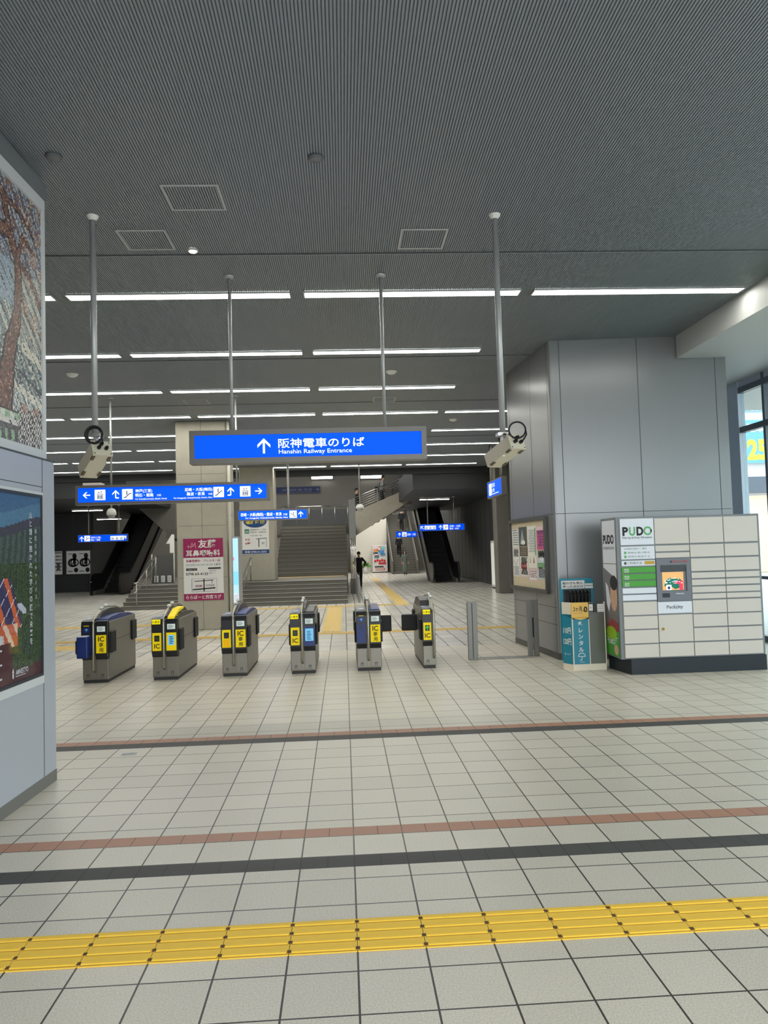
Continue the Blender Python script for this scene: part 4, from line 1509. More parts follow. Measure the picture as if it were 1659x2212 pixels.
rnd2 = random.Random(5)
def advert(y, z):
    # y' from about -1.27 (left edge) to -.265
    j = rnd2.uniform(-7, 7)
    s = math.sin(y * 70 + math.sin(z * 9) * 2) + rnd2.uniform(-.7, .7)
    hill = 2.02 - .05 * math.cos((y + 1.0) * 4)
    if z > hill:
        c = (58, 100, 138) if z > hill + .1 else (78, 120, 152)
    elif z > hill - .07:
        c = (62, 62, 78)
    elif z > 1.72:
        c = (52, 70, 68) if s > -.2 else (74, 90, 84)
    elif z > 1.0:
        c = (44, 66, 44) if s > .2 else ((62, 88, 50) if s > -.6 else (34, 46, 38))
    else:
        c = (58, 74, 46) if s > 0 else (42, 54, 44)
    # figures in navy and orange at the left
    e = (y + 1.05) + .35 * (z - 1.4)
    if 1.26 < z < 1.62 and y < -.62 + .55 * (1.35 - z) and y < -.55:
        c = (44, 44, 92) if s > -.3 else (66, 52, 88)
        if math.sin(y * 31 + z * 17) > .55:
            c = (206, 96, 56)
        if abs(math.sin(y * 19 - z * 23)) < .10:
            c = (220, 216, 220)
    if 1.14 < z < 1.30 and -1.0 < y < -.66:
        c = (196, 92, 58) if math.sin(y * 40 + z * 30) > -.2 else (222, 190, 172)
    if 1.36 < z < 1.44 and -.66 < y < -.52 and abs((z - 1.40) + .6 * (y + .59)) < .03:
        c = (188, 190, 208)
    # maroon foot and side
    if z < .99 + .02 * math.sin(y * 3) or (z < 1.17 and y < -.72 - .25 * (z - .99)):
        c = (70, 26, 42)
    return tuple(max(8, min(235, v + j)) for v in c)
t = thing('advertising_panel', 'framed glossy poster of green hills set in the left wall', 'poster', (*LW, 0), LRZ)
painted('poster_print', .0035, -1.40, -.268, .885, 2.215, .0115, advert, attr_mat('poster_gloss', .35, .6), t)
b = MB()
ADF = mat('advert_frame', (40, 46, 54), .4)
b.box(.0005, -1.42, .862, .012, -.245, .885, ADF)
b.box(.0005, -1.42, 2.215, .012, -.245, 2.238, ADF)
b.box(.0005, -.268, .885, .012, -.245, 2.215, ADF)
b.box(.0005, -1.42, .885, .012, -1.40, 2.215, ADF)
b.build('frame', t)
b = MB()
b.box(.0005, -1.46, .80, .006, -.225, .862, UPW)
b.box(.0005, -1.46, 2.238, .006, -.225, 2.26, UPW)
b.box(.0005, -.245, .862, .006, -.225, 2.238, UPW)
b.box(.0005, -1.46, .862, .006, -1.42, 2.238, UPW)
b.build('surround', t)
b = MB()
ar = Art(b, (.0055, -1.40, .885), (0, 1, 0), (0, 0, 1), eps=.0008)
TXW = mat('poster_white', (196, 200, 206), .5)
for i, ch in enumerate('山と緑に抱かれた学びの庭で未来を'):
    ar.text(ch, .955, 1.17 - i * .062, .052, TXW, 1, 'C', .015)
b.build('headline', t)
b = MB()
ar = Art(b, (.0055, -1.40, .885), (0, 1, 0), (0, 0, 1), eps=.0008)
for i, ch in enumerate('自然と歩くキャンパス'):
    ar.text(ch, 1.04, 1.06 - i * .055, .036, TXW, 1, 'C', .01)
b.build('subline', t)
b = MB()
ar = Art(b, (.0055, -1.40, .885), (0, 1, 0), (0, 0, 1), eps=.0008)
ar.text('AMNESTYO', .70, .05, .05, TXW, 1, 'L', .02, w=.2)
ar.rect(.70, .036, .86, .041, TXW, 1)
ar.ell(.662, .05, .013, .022, TXW, 1)
ar.poly([(.645, .07), (.679, .07), (.662, .105)], TXW, 1)
b.build('logo', t)
b = MB()
ar = Art(b, (.0055, -1.40, .885), (0, 1, 0), (0, 0, 1), eps=.0008)
for i in range(7):
    ar.rect(.08, .24 - i * .032, .50 - .05 * (i % 3), .252 - i * .032, TXW, 1)
ar.text('学生募集', .10, .29, .07, TXW, 1, 'L', .02, w=.44)
b.build('text_lines', t)

# ================================================================== POSTERS ON THE CONCRETE COLUMNS
MAG = mat('maroon_print', (150, 24, 84), .6)
t = thing('clinic_poster', 'maroon and white clinic advert on the front concrete column', 'poster', (-3.69, 17.897, .685))
b = MB()
b.box(0, -.02, 0, .91, -.001, 1.425, PAPER)
b.build('board', t)
b = MB()
ar = Art(b, (0, -.0205, 0), (1, 0, 0), (0, 0, 1), eps=.002)
ar.rect(0, .985, .91, 1.425, MAG, 1)
ar.rect(0, 0, .91, .155, MAG, 1)
PK = mat('pink_logo', (214, 150, 170), .6)
for q in ((.09, 1.24, .24, 1.24), (.12, 1.2, .12, 1.28), (.17, 1.2, .2, 1.33), (.2, 1.33, .23, 1.24), (.23, 1.24, .27, 1.33), (.27, 1.33, .285, 1.2)):
    ar.line(*q, .014, PK, 2)
ar.text('友藤', .34, 1.225, .20, WHITE, 2, 'L', .02, w=.42)
ar.text('耳鼻咽喉科', .06, 1.03, .15, WHITE, 2, 'L', .02, w=.78)
ar.text('耳鼻咽喉科・アレルギー科', .06, .885, .065, MAG, 2, 'L', .012, w=.78)
ar.text('月火水木金土 9:00-12:00 15:00-18:30', .05, .80, .05, GRY, 2, w=.62)
ar.text('休診 日', .70, .80, .05, INK, 2, 'L', .02, w=.14)
ar.rect(.06, .685, .31, .74, INK, 2)
ar.text('ご予約はこちら', .08, .697, .033, WHITE, 3, w=.21)
ar.text('0798-69-4133', .055, .58, .082, INK, 2, 'L', .012, w=.50)
ar.rect(.56, .715, .85, .75, INK, 2)
ar.text('受付時間のご案内', .58, .66, .03, GRY, 2, w=.16)
ar.text('駅前すぐ', .58, .61, .03, GRY, 2, w=.14)
ar.rect(.18, .2, .19, .5, GRY, 2)
ar.rect(.75, .2, .755, .5, GRY, 2)
ar.rect(.18, .495, .755, .5, GRY, 2)
ar.rect(.18, .2, .755, .205, GRY, 2)
ar.line(.24, .44, .68, .46, .016, INK, 2)
ar.line(.2, .25, .72, .28, .028, INK, 2)
ar.line(.46, .2, .46, .49, .026, INK, 2)
ar.line(.64, .38, .64, .47, .012, GRY, 2)
ar.text('友藤耳鼻科', .26, .31, .055, MAG, 3, 'L', .015, w=.17)
ar.text('阪神電車', .50, .32, .05, GRY, 3, w=.2)
ar.text('ららぽーと西宮スグ', .05, .04, .095, WHITE, 2, 'L', .015, w=.80)
b.build('print', t)

t = thing('clinic_poster', 'white clinic poster with blue oval on the rear concrete column', 'poster', (-3.66, 28, 1.68))
b = MB()
b.box(0, -.02, 0, .97, -.001, 1.42, PAPER)
b.build('board', t)
b = MB()
ar = Art(b, (0, -.0205, 0), (1, 0, 0), (0, 0, 1), eps=.003)
OVB = mat('oval_blue', (22, 66, 124), .6)
ar.ell(.48, 1.19, .42, .22, OVB, 1)
ar.text('塩野医院', .48, 1.12, .18, mat('oval_yellow', (232, 210, 60), .6), 2, 'C', .025, w=.70)
ar.rect(.09, .76, .26, .92, mat('green_tag', (58, 128, 100), .6), 1)
ar.text('内科', .175, .80, .07, WHITE, 2, 'C', .01)
ar.text('循環器内科・小児科', .30, .87, .06, GRY, 1, w=.56)
ar.text('胃腸内科・健康診断', .30, .78, .06, GRY, 1, w=.56)
ar.text('午前 9時-12時', .30, .66, .05, GRY, 1, w=.42)
ar.text('午後', .10, .5, .09, PRED, 1, 'L', .02, w=.2)
ar.text('6時', .10, .37, .09, PRED, 1, 'L', .02, w=.2)
ar.line(.50, .56, .88, .58, .02, INK, 1)
ar.line(.60, .26, .60, .57, .03, INK, 1)
ar.line(.87, .26, .87, .57, .012, GRY, 1)
ar.rect(.70, .36, .80, .44, mat('faint_ink', (176, 178, 184), .7), 1)
ar.rect(0, .02, .97, .17, OVB, 1)
ar.text('西宮 0798-41-2552', .48, .06, .085, WHITE, 2, 'C', .015, w=.78)
b.build('print', t)

t = thing('digital_signage', 'tall thin lit screen standing beside the front concrete column', 'screen', (-2.495, 17.86, .0))
b = MB()
b.box(-.065, .0, .0, .065, .62, 2.13, mat('signage_case', (180, 182, 182), .4, .3))
b.build('case', t)
b = MB()
b.box(-.06, -.012, .60, .06, -.001, 2.09, mat('lit_pale_blue', (170, 214, 246), .4, emit=.75))
ar = Art(b, (-.06, -.0125, .60), (1, 0, 0), (0, 0, 1), eps=.002)
ar.rect(0, .0, .12, .22, mat('lit_white_blue', (216, 226, 240), .4, emit=.7), 1)
ar.rect(0, .42, .12, .72, mat('lit_cyan', (130, 206, 244), .4, emit=.75), 1)
ar.rect(.0, .98, .03, 1.05, mat('lit_pink', (222, 140, 180), .4, emit=.5), 2)
for i in range(5):
    ar.line(.01, .05 + i * .03, .11, .07 + i * .034, .008, GRY, 2)
b.build('lit_screen', t)
t = thing('drain_pipe', 'pale vertical pipe up the right edge of front concrete column', 'pipe', (-2.61, 17.84, 0))
MB().cyl((0, 0, 0), (0, 0, CEIL - .002), .035, mat('pale_pipe', (196, 192, 180), .5), n=12).build('tube', t)
for z in (1.0, 2.6, 4.2):
    MB().box(-.045, -.01, z, .045, .06, z + .04, STEEL).build('clamp', t)

# ================================================================== ESCALATORS, FAR STAIRS, UPPER FLIGHT
ESCB = mat('escalator_black', (16, 17, 20), .35)
ESCS = mat('escalator_step', (30, 31, 34), .5, .4)
ESCT = mat('escalator_steel', (140, 138, 130), .35, .7)
def escalator(lab, x0, x1, y0, side):
    t = thing('escalator', lab, 'escalator', ((x0 + x1) / 2, y0, 0))
    a = (x1 - x0) / 2
    run, rise, flat = 8.4, 4.85, 1.5
    prof = [(0, 0), (flat, 0.0), (flat + run, rise - .6), (flat + run + 1.2, rise - .6), (flat + run + 1.2, rise + .05), (flat + run, rise + .05), (flat, .06), (0, .03)]
    for s in (-1, 1):
        b = MB()
        xa, xb = sorted((s * a, s * (a - .16)))
        b.prism(prof, 'x', xa, xb, side)
        b.build('truss_side', t)
        hb = [(-.35, .02), (flat, .02), (flat + run, rise), (flat + run + 1.2, rise), (flat + run + 1.2, rise + .92), (flat + run, rise + .92), (flat - .2, .95), (-.1, .95), (-.36, .80), (-.46, .5), (-.36, .2)]
        xa, xb = sorted((s * (a - .07), s * (a - .10)))
        p = MB()
        p.prism(hb, 'x', xa, xb, ESCB)
        p.build('balustrade', t)
        h = MB()
        xm = s * (a - .085)
        h.tube([(xm, y, z) for y, z in [(-.1, .10), (-.38, .2), (-.49, .5), (-.38, .83), (-.1, .98), (flat - .2, .98), (flat + run, rise + .95), (flat + run + 1.2, rise + .95)]], .042, RUBBER, 10)
        h.build('handrail', t)
        k = MB()
        xa, xb = sorted((s * (a - .11), s * (a - .19)))
        k.prism([(.0, .03), (flat, .05), (flat + run, rise + .05), (flat + run, rise + .25), (flat, .25), (.0, .2)], 'x', xa, xb, ESCT)
        k.build('skirt', t)
    st = MB()
    st.box(-a + .16, -.2, .002, a - .16, flat, .03, ESCT)
    n = 21
    for i in range(n):
        st.box(-a + .16, flat + run * i / n, .03 + rise * i / n - .1, a - .16, flat + run * (i + 1) / n, .03 + rise * (i + 1) / n, ESCS)
    st.build('step_band', t)
    lt = MB()
    lt.ball((-a + .1, -.30, .62), .03, WHITE, 8, 6)
    lt.build('entry_lamp', t)
    return t
escalator('dark escalator rising away under the right low ceiling', 4.25, 5.65, 37.3, ESCT)
escalator('dark escalator rising away behind the front column at left', -11.6, -10.1, 35.8, ESCB)
mb = MB()
flight(mb, 3.36, 4.2, 52, 0, 27, .163, .3, depth_last=61.5)
flight(mb, 4.2, 4.95, 52, 0, 27, .163, .3, depth_last=61.5)
struct(mb.build('floor_stairs'))
mb = MB()
mb.prism([(51.9, 0), (52.2, 0), (61.5, 5.0), (61.5, 5.95), (52.1, .95), (51.9, .9)], 'x', 3.26, 3.34, CONC_DK)
mb.prism([(51.9, 0), (52.2, 0), (61.5, 5.0), (61.5, 5.95), (52.1, .95), (51.9, .9)], 'x', 4.97, 5.05, CONC_DK)
struct(mb.build('wall_stair_side'))

# flight that climbs to the right above the landing
mb = MB()
mb.prism([(.52, 2.36), (2.75, 3.70), (3.3, 4.05), (3.3, 4.75), (2.86, 4.5), (.56, 3.56)], 'y', 36.9, 37.05, CONC)
struct(mb.build('wall_stringer'))
mb = MB()
for i in range(9):
    mb.box(.6 + .3 * i, 37.05, 2.62 + .157 * (i + 1) - .157, .9 + .3 * i if i < 8 else 3.4, 39.0, 2.92 + .157 * (i + 1), STEPR)
struct(mb.build('floor_stairs'))
t = thing('stair_railing', 'steel bar railing climbing to the right above the concrete stringer', 'railing', (0, 36.97, 0))
for j in range(6):
    b = MB()
    r = .016 if j < 5 else .03
    b.tube([(.56, 0, 3.66 + .115 * j), (2.86, 0, 4.60 + .105 * j)], r, STEEL if j < 5 else CHROME, 8)
    b.build('rail', t)
for q in (0, .5, 1):
    x = .56 + 2.3 * q
    b = MB()
    b.box(x - .03, -.02, 3.56 + .92 * q, x + .03, .02, 4.25 + .88 * q, STEEL)
    b.build('post', t)
t = thing('landing_railing', 'steel railing with dark panels across the top of the stairs', 'railing', (0, 36.95, 0))
b = MB()
b.box(-2.9, -.01, 2.92, .28, .01, 3.72, mat('dark_glass_panel', (66, 68, 68), .3))
b.build('panel', t)
b = MB()
b.tube([(-2.9, 0, 3.88), (.28, 0, 3.88)], .035, CHROME, 10)
b.build('top_rail', t)
for i in range(6):
    x = -2.85 + .62 * i
    b = MB()
    b.cyl((x, 0, 2.92), (x, 0, 3.87), .02, STEEL, n=8)
    b.build('post', t)
# pipes that guard the end of the landing
t = thing('guard_pillar', 'cluster of upright steel pipes at the right end of the stairs', 'pillar', (.38, 30.5, .0))
for i in range(4):
    b = MB()
    b.cyl((-.09 + .06 * i, 0, .6), (-.09 + .06 * i, 0, 2.2), .022, CHROME, n=10)
    b.build('pipe', t)
b = MB()
b.box(-.13, -.04, 2.2, .13, .06, 3.75, STEEL_DK)
b.build('upper_panel', t)
b = MB()
b.box(-.14, -.06, 0, .14, .08, .6, CONC_DK)
b.build('footing', t)

# handrails and fences on the wide steps
def step_rail(lab, x, y0, y1, z0, z1, panel=None):
    t = thing('stair_handrail', lab, 'railing', (x, y0, 0))
    d = y1 - y0
    def step_z(y):
        wy = y + y0 - 25.1
        return 0 if wy < 0 else min(.72, .12 * (int(wy / .3) + 1))
    for dz, r in ((0, .03), (-.28, .02)):
        b = MB()
        b.tube([(0, -.25, z0 + dz), (0, 0, z0 + dz), (0, d, z1 + dz), (0, d + .3, z1 + dz)], r, CHROME, 10)
        b.build('rail', t)
    for q in (0, .5, 1):
        b = MB()
        b.cyl((0, d * q, step_z(d * q)), (0, d * q, z0 + (z1 - z0) * q), .022, STEEL, n=8)
        b.build('post', t)
    return t
step_rail('steel handrail up the wide steps right of front column', -3.33, 25.2, 27.6, .82, 1.55)
step_rail('steel handrail up the wide steps at their left end', -6.72, 25.2, 27.8, .86, 1.72)
t = thing('low_fence', 'low wire fence running back from beside the closed gates', 'fence', (.47, 25.2, 0))
for y in (0, 1.3, 2.6, 3.9, 5.1):
    b = MB()
    b.box(-.03, y - .03, 0, .03, y + .03, .86, STEEL_DK)
    b.build('post', t)
for z in (.12, .27, .42, .57, .72, .84):
    b = MB()
    b.cyl((0, 0, z), (0, 5.1, z), .016, STEEL, n=8)
    b.build('rail', t)
t = thing('landing_barrier', 'dark barrier panel on the landing left of front column', 'barrier', (-6.62, 28.5, .722))
MB().box(-.42, 0, .0, .42, .04, 1.02, mat('barrier_grey', (84, 84, 84), .5)).build('panel', t)
for x in (-.4, .4):
    b = MB()
    b.cyl((x, -.02, 0), (x, -.02, 1.06), .022, STEEL, n=8)
    b.build('post', t)
for i, (nm, xx) in enumerate((('leftmost', -6.87), ('middle', -6.63), ('rightmost', -6.40))):
    b = MB()
    b.box(-.07, -.008, 0, .07, -.001, .24, PAPER)
    ar = Art(b, (-.07, -.0085, 0), (1, 0, 0), (0, 0, 1), eps=.003)
    for q in range(4):
        ar.rect(.02, .05 + q * .045, .12 - .02 * (q % 2), .065 + q * .045, GRY, 1)
    tag(b.build('notice_sheet', loc=(xx, 28.5, .76)), 'white notice on the dark barrier panel, %s of three' % nm, 'notice', 'white notices on the dark barrier panel')
t = thing('arrow_sign', 'white arrow board on a thin post left of front column', 'sign', (-5.98, 27.0, .722))
b = MB()
b.prism([(-.05, 1.10), (.10, 1.10), (.10, 1.74), (.02, 1.74), (-.18, 1.42), (-.05, 1.42)], 'y', -.02, .0, WHITE)
b.build('board', t)
MB().cyl((.08, .02, 0), (.08, .02, 1.7), .02, WHITE, n=8).build('post', t)
MB().box(-.1, -.1, 0, .2, .14, .02, STEEL_DK).build('foot', t)
mb = MB()
mb.prism([(-8.0, 2.4), (-8.0, 5.6), (-10.4, 5.6), (-9.9, 4.2)], 'y', 37.0, 39.5, CONC_DK)
struct(mb.build('wall_stringer'))
mb = MB()
mb.box(-8.3, 39.5, 0, -5.5, 39.7, 2.9, CONC_DK)
struct(mb.build('wall_under_landing'))

# framed posters on the dark left wall
def framed(lab, x0, x1, z0, z1, y, deco):
    t = thing('framed_poster', lab, 'poster', (x0, y, z0))
    w, h = x1 - x0, z1 - z0
    b = MB()
    for q in ((-.05, -.05, 0, h + .05), (w, -.05, w + .05, h + .05), (0, -.05, w, 0), (0, h, w, h + .05)):
        b.box(q[0], -.06, q[1], q[2], -.005, q[3], mat('poster_frame', (70, 72, 72), .4, .4))
    b.build('frame', t)
    b = MB()
    b.box(0, -.04, 0, w, -.005, h, mat('backlit_paper', (206, 208, 204), .6, emit=.12))
    ar = Art(b, (0, -.041, 0), (1, 0, 0), (0, 0, 1), eps=.004)
    deco(ar, w, h)
    b.build('print', t)
def go(ar, w, h):
    for x in (.06, .54):
        ar.text('G', w * x, h * .32, h * .5, INK, 1, bold=.03)
        ar.ring(w * (x + .28), h * .5, h * .13, h * .05, INK, 1)
        ar.ell(w * (x + .28), h * .78, h * .09, h * .12, INK, 1)
        ar.rect(w * (x + .22), h * .5, w * (x + .34), h * .72, INK, 1)
        ar.ell(w * (x + .34), h * .17, h * .09, h * .1, INK, 1)
        ar.rect(w * x, h * .1, w * (x + .2), h * .14, GRY, 1)
        ar.rect(w * x, h * .86, w * (x + .2), h * .89, GRY, 1)
framed('framed white poster with two black GO words on dark wall', -14.15, -12.95, .92, 2.1, 39.99, go)
framed('framed grey poster left of the black lettered one', -14.75, -14.35, .92, 2.1, 39.99, lambda a, w, h: (lines(a, w, h, GRY, 6, 21), a.rect(w * .3, h * .2, w * .7, h * .5, GRY, 2)))

# ================================================================== VENDING MACHINES, PLANT
t = thing('vending_machine', 'colourful vending machine against the far white wall', 'vending machine', (2.65, 56.2, 0))
b = MB()
b.box(-.55, .0, .06, .55, .8, 2.02, mat('vending_white', (226, 224, 222), .45), bev=.02)
b.build('cabinet', t)
MB().box(-.52, .03, 0, .52, .78, .06, BLACK).build('plinth', t)
b = MB()
ar = Art(b, (-.55, -.004, 0), (1, 0, 0), (0, 0, 1), eps=.006)
VR = mat('vend_red', (196, 44, 50), .5, emit=.1)
for q, c in enumerate(((196, 150, 160), (90, 140, 190), (120, 190, 200), (214, 150, 90), (70, 130, 140), (230, 190, 190))):
    m = mat('vend_tone_%d' % q, c, .5, emit=.15)
    for i in range(3):
        x, z = random.uniform(.05, .7), random.uniform(1.0, 1.75)
        ar.rect(x, z, x + .34, z + .2, m, 1 + (i + q) % 4)
for i in range(5):
    ar.ell(.2 + .17 * i, .86 + .05 * (i % 2), .08, .09, VR, 6)
ar.rect(.45, .62, 1.0, .74, VR, 5)
ar.rect(.15, .40, .8, .48, INK, 5)
ar.rect(.2, .2, .9, .32, VR, 5)
ar.rect(.22, .23, .85, .29, WHITE, 6)
b.build('front_print', t)
t = thing('vending_machine', 'tall white vending machine standing sideways by the right column', 'vending machine', (6.1, 29.95, 0))
b = MB()
b.box(0.004, 0, .05, .48, 1.6, 1.95, mat('vending_white', (226, 224, 222), .45), bev=.02)
b.build('cabinet', t)
MB().box(.03, .03, 0, .46, 1.57, .05, BLACK).build('plinth', t)
b = MB()
ar = Art(b, (.002, 1.6, 0), (0, -1, 0), (0, 0, 1), eps=.004)
ar.rect(.1, .15, 1.5, 1.85, mat('vend_lit', (226, 230, 218), .4, emit=.35), 1)
for r in range(6):
    for i in range(6):
        m = random.choice([INK, PGRN, VR, GRY, mat('vend_tone_1', (90, 140, 190), .5), BLACK])
        ar.rect(.8 + .11 * i, .35 + r * .24, .87 + .11 * i, .5 + r * .24, m, 2)
ar.rect(.85, .2, 1.4, .3, VR, 2)
b.build('front_print', t)
t = thing('potted_plant', 'green leafy plant in a white pot by the far wall', 'plant', (1.55, 55, 0))
MB().lathe([(.001, 0), (.16, .0), (.2, .42), (.17, .42), (.16, .38), (.001, .38)], (0, 0, 0), WHITE).build('pot', t)
b = MB()
LEAF = mat('leaf', (92, 142, 70), .6)
rr = random.Random(9)
for i in range(70):
    a, e, r = rr.uniform(0, 2 * PI), rr.uniform(.15, 1.4), rr.uniform(.2, .42)
    d = Vector((math.cos(a) * math.cos(e), math.sin(a) * math.cos(e), math.sin(e)))
    c = Vector((0, 0, .42)) + d * r
    s1 = d.orthogonal().normalized() * .06
    b.add([c - d * .12, c + s1, c + d * .12, c - s1], [(0, 1, 2, 3)], LEAF)
b.build('foliage', t, fix=False)

# ================================================================== PEOPLE
SKIN = mat('skin', (206, 164, 140), .6)
HAIR = mat('black_hair', (24, 22, 22), .5)
def cloth(name, rgb):
    return mat(name, rgb, .85)
def person(lab, loc, rz, hgt, top, legs, arms, feet, lean=0.0, long_hair=False, shoes=None, skirt=None, bag=None):
    """arms/feet: for the figure's own right (-x) and left (+x) side: elbow, wrist / knee, ankle as fractions of height. The figure faces -y."""
    t = thing('person', lab, 'person', loc, rz)
    V, E, R, reg = [], [], [], []
    def vtx(p, r, g, link=None):
        y = p[1] - lean * max(0, p[2] - .5)
        V.append((p[0] * hgt, y * hgt, p[2] * hgt))
        q = hgt * (1.16 if g in ('top', 'leg') else 1.0)
        R.append(((r if isinstance(r, tuple) else (r, r))[0] * q, (r if isinstance(r, tuple) else (r, r))[1] * q))
        reg.append(g)
        if link is not None:
            E.append((link, len(V) - 1))
        return len(V) - 1
    pel = vtx((0, .005, .53), (.085, .065), 'leg')
    sp_ = vtx((0, .0, .62), (.078, .058), 'top', pel)
    ch = vtx((0, .0, .735), (.094, .064), 'top', sp_)
    nb = vtx((0, .008, .815), (.05, .042), 'top', ch)
    nk = vtx((0, .004, .852), .029, 'skin', nb)
    h1 = vtx((0, -.012, .885), (.040, .046), 'skin', nk)
    h2 = vtx((0, -.006, .93), (.045, .055), 'skin', h1)
    vtx((0, .002, .972), (.036, .044), 'skin', h2)
    for s, (el, wr) in zip((-1, 1), arms):
        sh = vtx((s * .098, .0, .795), .036, 'top', ch)
        e = vtx(el, .025, 'top', sh)
        w = vtx(wr, .0165, 'top', e)
        d = (Vector(wr) - Vector(el)).normalized()
        sd = d.cross(Vector((s, 0.2, 0))).normalized()
        palm = vtx(tuple(Vector(wr) + d * .035), (.017, .011), 'skin', w)
        for k, (o, l) in enumerate(((-.016, .045), (-.0055, .052), (.0055, .049), (.016, .039))):
            b1 = Vector(wr) + d * .058 + sd * o
            b2 = b1 + d * l * .6 - Vector((s * .008, .004, 0))
            f1 = vtx(tuple(b1), .0052, 'skin', palm)
            vtx(tuple(b2), .0045, 'skin', f1)
        th = vtx(tuple(Vector(wr) + d * .03 + sd * -.024), .006, 'skin', w)
        vtx(tuple(Vector(wr) + d * .062 + sd * -.032), .005, 'skin', th)
    for s, (kn, an) in zip((-1, 1), feet):
        hp = vtx((s * .048, .0, .49), .058, 'leg', pel)
        k = vtx(kn, .038, 'leg', hp)
        a = vtx(an, .026, 'leg', k)
        he = vtx((an[0], an[1] + .006, an[2] - .022), .024, 'shoe', a)
        vtx((an[0] + s * .008, an[1] - .085, an[2] - .026), (.024, .016), 'shoe', he)
    me = bpy.data.meshes.new('body')
    me.from_pydata(V, E, [])
    o = bpy.data.objects.new('body', me)
    COL.objects.link(o)
    sk = o.modifiers.new('skin', 'SKIN')
    sk.use_smooth_shade = True
    for i, dsk in enumerate(me.skin_vertices[0].data):
        dsk.radius = R[i]
        dsk.use_root = (i == 0)
    o.modifiers.new('sub', 'SUBSURF').levels = 1
    dg = bpy.context.evaluated_depsgraph_get()
    nm = bpy.data.meshes.new_from_object(o.evaluated_get(dg))
    o.modifiers.clear()
    o.data = nm
    nm.name = 'body'
    nm.materials.clear()
    ms = {'top': top, 'leg': legs, 'skin': SKIN, 'shoe': shoes or BLACK}
    keys = list(ms)
    for k in keys:
        nm.materials.append(ms[k])
    pts = []
    for a, b in E:
        for q in (.15, .5, .85):
            pts.append((Vector(V[a]).lerp(Vector(V[b]), q), reg[b]))
    for f in nm.polygons:
        c = f.center
        f.material_index = keys.index(min(pts, key=lambda p: (p[0] - c).length_squared)[1])
        f.use_smooth = True
    o.parent = t
    hy = -lean * .43
    hb = MB()
    hc = (0, (.010 + hy) * hgt, .945 * hgt)
    vs, fs = [], []
    nu, nv = 16, 8
    for i in range(nv + 1):
        for j in range(nu):
            a = 2 * PI * j / nu
            front = max(0, -math.sin(a))
            tmax = 2.05 - .95 * front
            th = tmax * i / nv
            vs.append((hc[0] + .052 * hgt * math.sin(th) * math.cos(a), hc[1] + .060 * hgt * math.sin(th) * math.sin(a), hc[2] + .055 * hgt * math.cos(th)))
    for i in range(nv):
        for j in range(nu):
            fs.append((i * nu + j, i * nu + (j + 1) % nu, (i + 1) * nu + (j + 1) % nu, (i + 1) * nu + j))
    hb.add(vs, fs, HAIR, True)
    if long_hair:
        for s in (-1, 1):
            hb.tube([(s * .035 * hgt, .0, .95 * hgt), (s * .05 * hgt, .005, .88 * hgt), (s * .052 * hgt, -.01 * hgt, .80 * hgt), (s * .045 * hgt, -.03 * hgt, .74 * hgt)], [.02 * hgt, .024 * hgt, .022 * hgt, .008 * hgt], HAIR, 8)
        hb.tube([(0, .04 * hgt, .95 * hgt), (0, .05 * hgt, .85 * hgt), (0, .06 * hgt, .76 * hgt)], [.04 * hgt, .045 * hgt, .02 * hgt], HAIR, 8)
    hb.build('hair', t, fix=False)
    fb = MB()
    fy = (-.056 + hy) * hgt
    for s in (-1, 1):
        fb.ball((s * .018 * hgt, fy + .004 * hgt, .928 * hgt), .0055 * hgt, INK, 8, 6)
        fb.ball((s * .047 * hgt, (.0 + hy) * hgt, .922 * hgt), (.006 * hgt, .010 * hgt, .016 * hgt), SKIN, 8, 6)
    fb.ball((0, fy - .004 * hgt, .913 * hgt), (.007 * hgt, .011 * hgt, .013 * hgt), SKIN, 8, 6)
    fb.ball((0, fy + .006 * hgt, .893 * hgt), (.013 * hgt, .006 * hgt, .004 * hgt), mat('lips', (150, 90, 84), .6), 8, 6)
    fb.build('face', t)
    if skirt:
        b = MB()
        b.lathe([(.084 * hgt, .58 * hgt), (.088 * hgt, .5 * hgt), (.105 * hgt, .3 * hgt), (.125 * hgt, .09 * hgt), (.118 * hgt, .09 * hgt), (.08 * hgt, .5 * hgt)], (0, 0, 0), skirt, 20)
        b.build('long_dress', t)
    if bag:
        b = MB()
        x, z, m = bag
        b.box(x * hgt - .06, .05, z * hgt - .16, x * hgt + .06, .30, z * hgt + .14, m, bev=.03)
        b.tube([(x * hgt, .06, z * hgt + .13), (x * hgt * .6, .04, .80 * hgt), (0, -.02 * hgt, .79 * hgt)], .012, m, 6)
        b.build('bag', t)
    return t
NAVYC = cloth('black_cloth', (24, 26, 32))
GREYC = cloth('grey_cloth', (150, 152, 152))
TROU = cloth('dark_trousers', (28, 32, 48))
STAND = (((-.048, .0, .27), (-.05, .01, .04)), ((.048, .0, .27), (.05, .01, .04)))
HANG = (((-.13, .01, .64), (-.135, -.02, .51)), ((.13, .01, .64), (.135, -.02, .51)))
person('person in black standing behind the steel pipes, elbow bent', (.70, 35.8, 0), PI * .95, 1.66, NAVYC, NAVYC,
       (((-.19, .02, .68), (-.14, -.09, .60)), ((.14, .02, .66), (.05, -.09, .58))), STAND)
person('person with long hair in a grey green dress below far stairs', (4.04, 50.6, 0), .1, 1.6, cloth('grey_green_cloth', (112, 122, 116)), cloth('grey_green_cloth', (112, 122, 116)),
       HANG, (((-.048, -.03, .27), (-.05, -.05, .04)), ((.048, .02, .27), (.05, .06, .04))), long_hair=True, skirt=mat('patterned_dress', (104, 118, 112), .85, noise=.35, nscale=14))
CLIMB = (((-.048, -.02, .27), (-.05, .05, .04)), ((.048, -.07, .31), (.05, -.05, .14)))
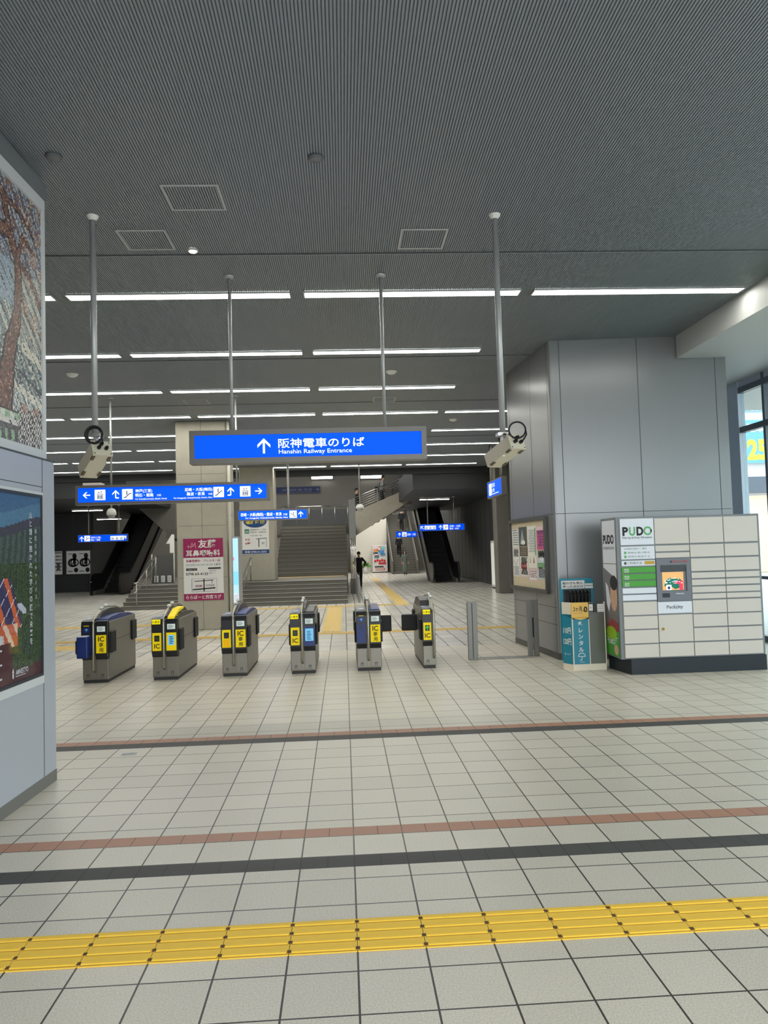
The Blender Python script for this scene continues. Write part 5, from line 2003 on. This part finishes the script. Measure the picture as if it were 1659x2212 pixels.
person('person in dark coat climbing the far stairs under the sign', (3.93, 54.15, 1.141), PI, 1.62, NAVYC, NAVYC, HANG, CLIMB)
person('person in black higher up the far stairs, partly hidden', (4.42, 57.45, 3.097), PI, 1.6, NAVYC, NAVYC, HANG, CLIMB)
person('person in black jacket starting up the railed right flight', (.74, 38.0, 3.077), PI * .5, 1.74, NAVYC, TROU, HANG, CLIMB)
person('person in pale top climbing the railed flight with a bag', (1.95, 38.0, 3.705), PI * .5, 1.70, GREYC, TROU,
       (((-.15, -.02, .66), (-.13, -.12, .60)), ((.13, -.02, .64), (.12, -.1, .56))), CLIMB, lean=.18, bag=(.13, .6, NAVYC))

# ================================================================== OUTSIDE, FLOOR STICKER
t = thing('street_building', 'bright pinkish building with blue sign seen through the glazing', 'building', (24, 38, 0))
b = MB()
b.box(-5, 0, 0, 8, 10, 14, mat('pink_wall', (230, 218, 220), .8))
b.build('wall', t)
b = MB()
b.box(-4.6, -.35, 4.05, 6, -.002, 4.85, mat('awning_grey', (96, 100, 112), .6))
b.build('canopy', t)
b = MB()
b.box(-4.2, -.06, 0, 5, -.002, 3.9, mat('shop_window', (236, 206, 170), .3, emit=.5))
b.build('shop_window', t)
b = MB()
b.box(-3.55, -.3, 5.55, -1.3, -.002, 9.2, mat('sign_pale', (196, 226, 230), .5))  # sign colours painted paler to look overexposed by daylight
ar = Art(b, (-3.55, -.305, 5.55), (1, 0, 0), (0, 0, 1), eps=.01)
SB = mat('sign_street_blue', (110, 170, 220), .5)
ar.rect(0, 0, 2.25, 2.2, SB, 1)
ar.rect(0, 2.6, 2.25, 3.0, mat('sign_grey_blue', (130, 160, 170), .5), 1)
ar.text('25', .18, .22, 1.35, mat('sign_yellow', (236, 232, 60), .5), 2, 'L', .05, w=1.1)
ar.text('駐車場', .2, 1.62, .48, WHITE, 2, 'L', .02)
ar.text('P 24h', .3, 2.68, .26, WHITE, 2, 'L', .02)
b.build('street_sign', t)
for i in range(2):
    for j in range(2):
        b = MB()
        b.box(.2 + i * 2.2, -.05, 6 + j * 3, 1.6 + i * 2.2, -.002, 7.8 + j * 3, mat('street_window', (150, 170, 186), .2))
        b.build('window', t)
STK = mat('sticker_grey', (176, 178, 178), .6)
b = MB()
b.box(-.065, -.04, 0, .065, .045, .0015, STK)
ar = Art(b, (-.065, -.04, .0016), (1, 0, 0), (0, 1, 0), eps=.0006)
ar.ring(.035, .04, .014, .008, GRY, 1, 0, 300)
ar.line(.06, .065, .11, .06, .012, GRY, 1)
ar.line(.06, .03, .10, .045, .009, GRY, 1)
tag(b.build('floor_sticker', loc=(-1.94, 6.965, .0005), rz=.1), 'small grey sticker on the floor in front of the dark band', 'sticker')
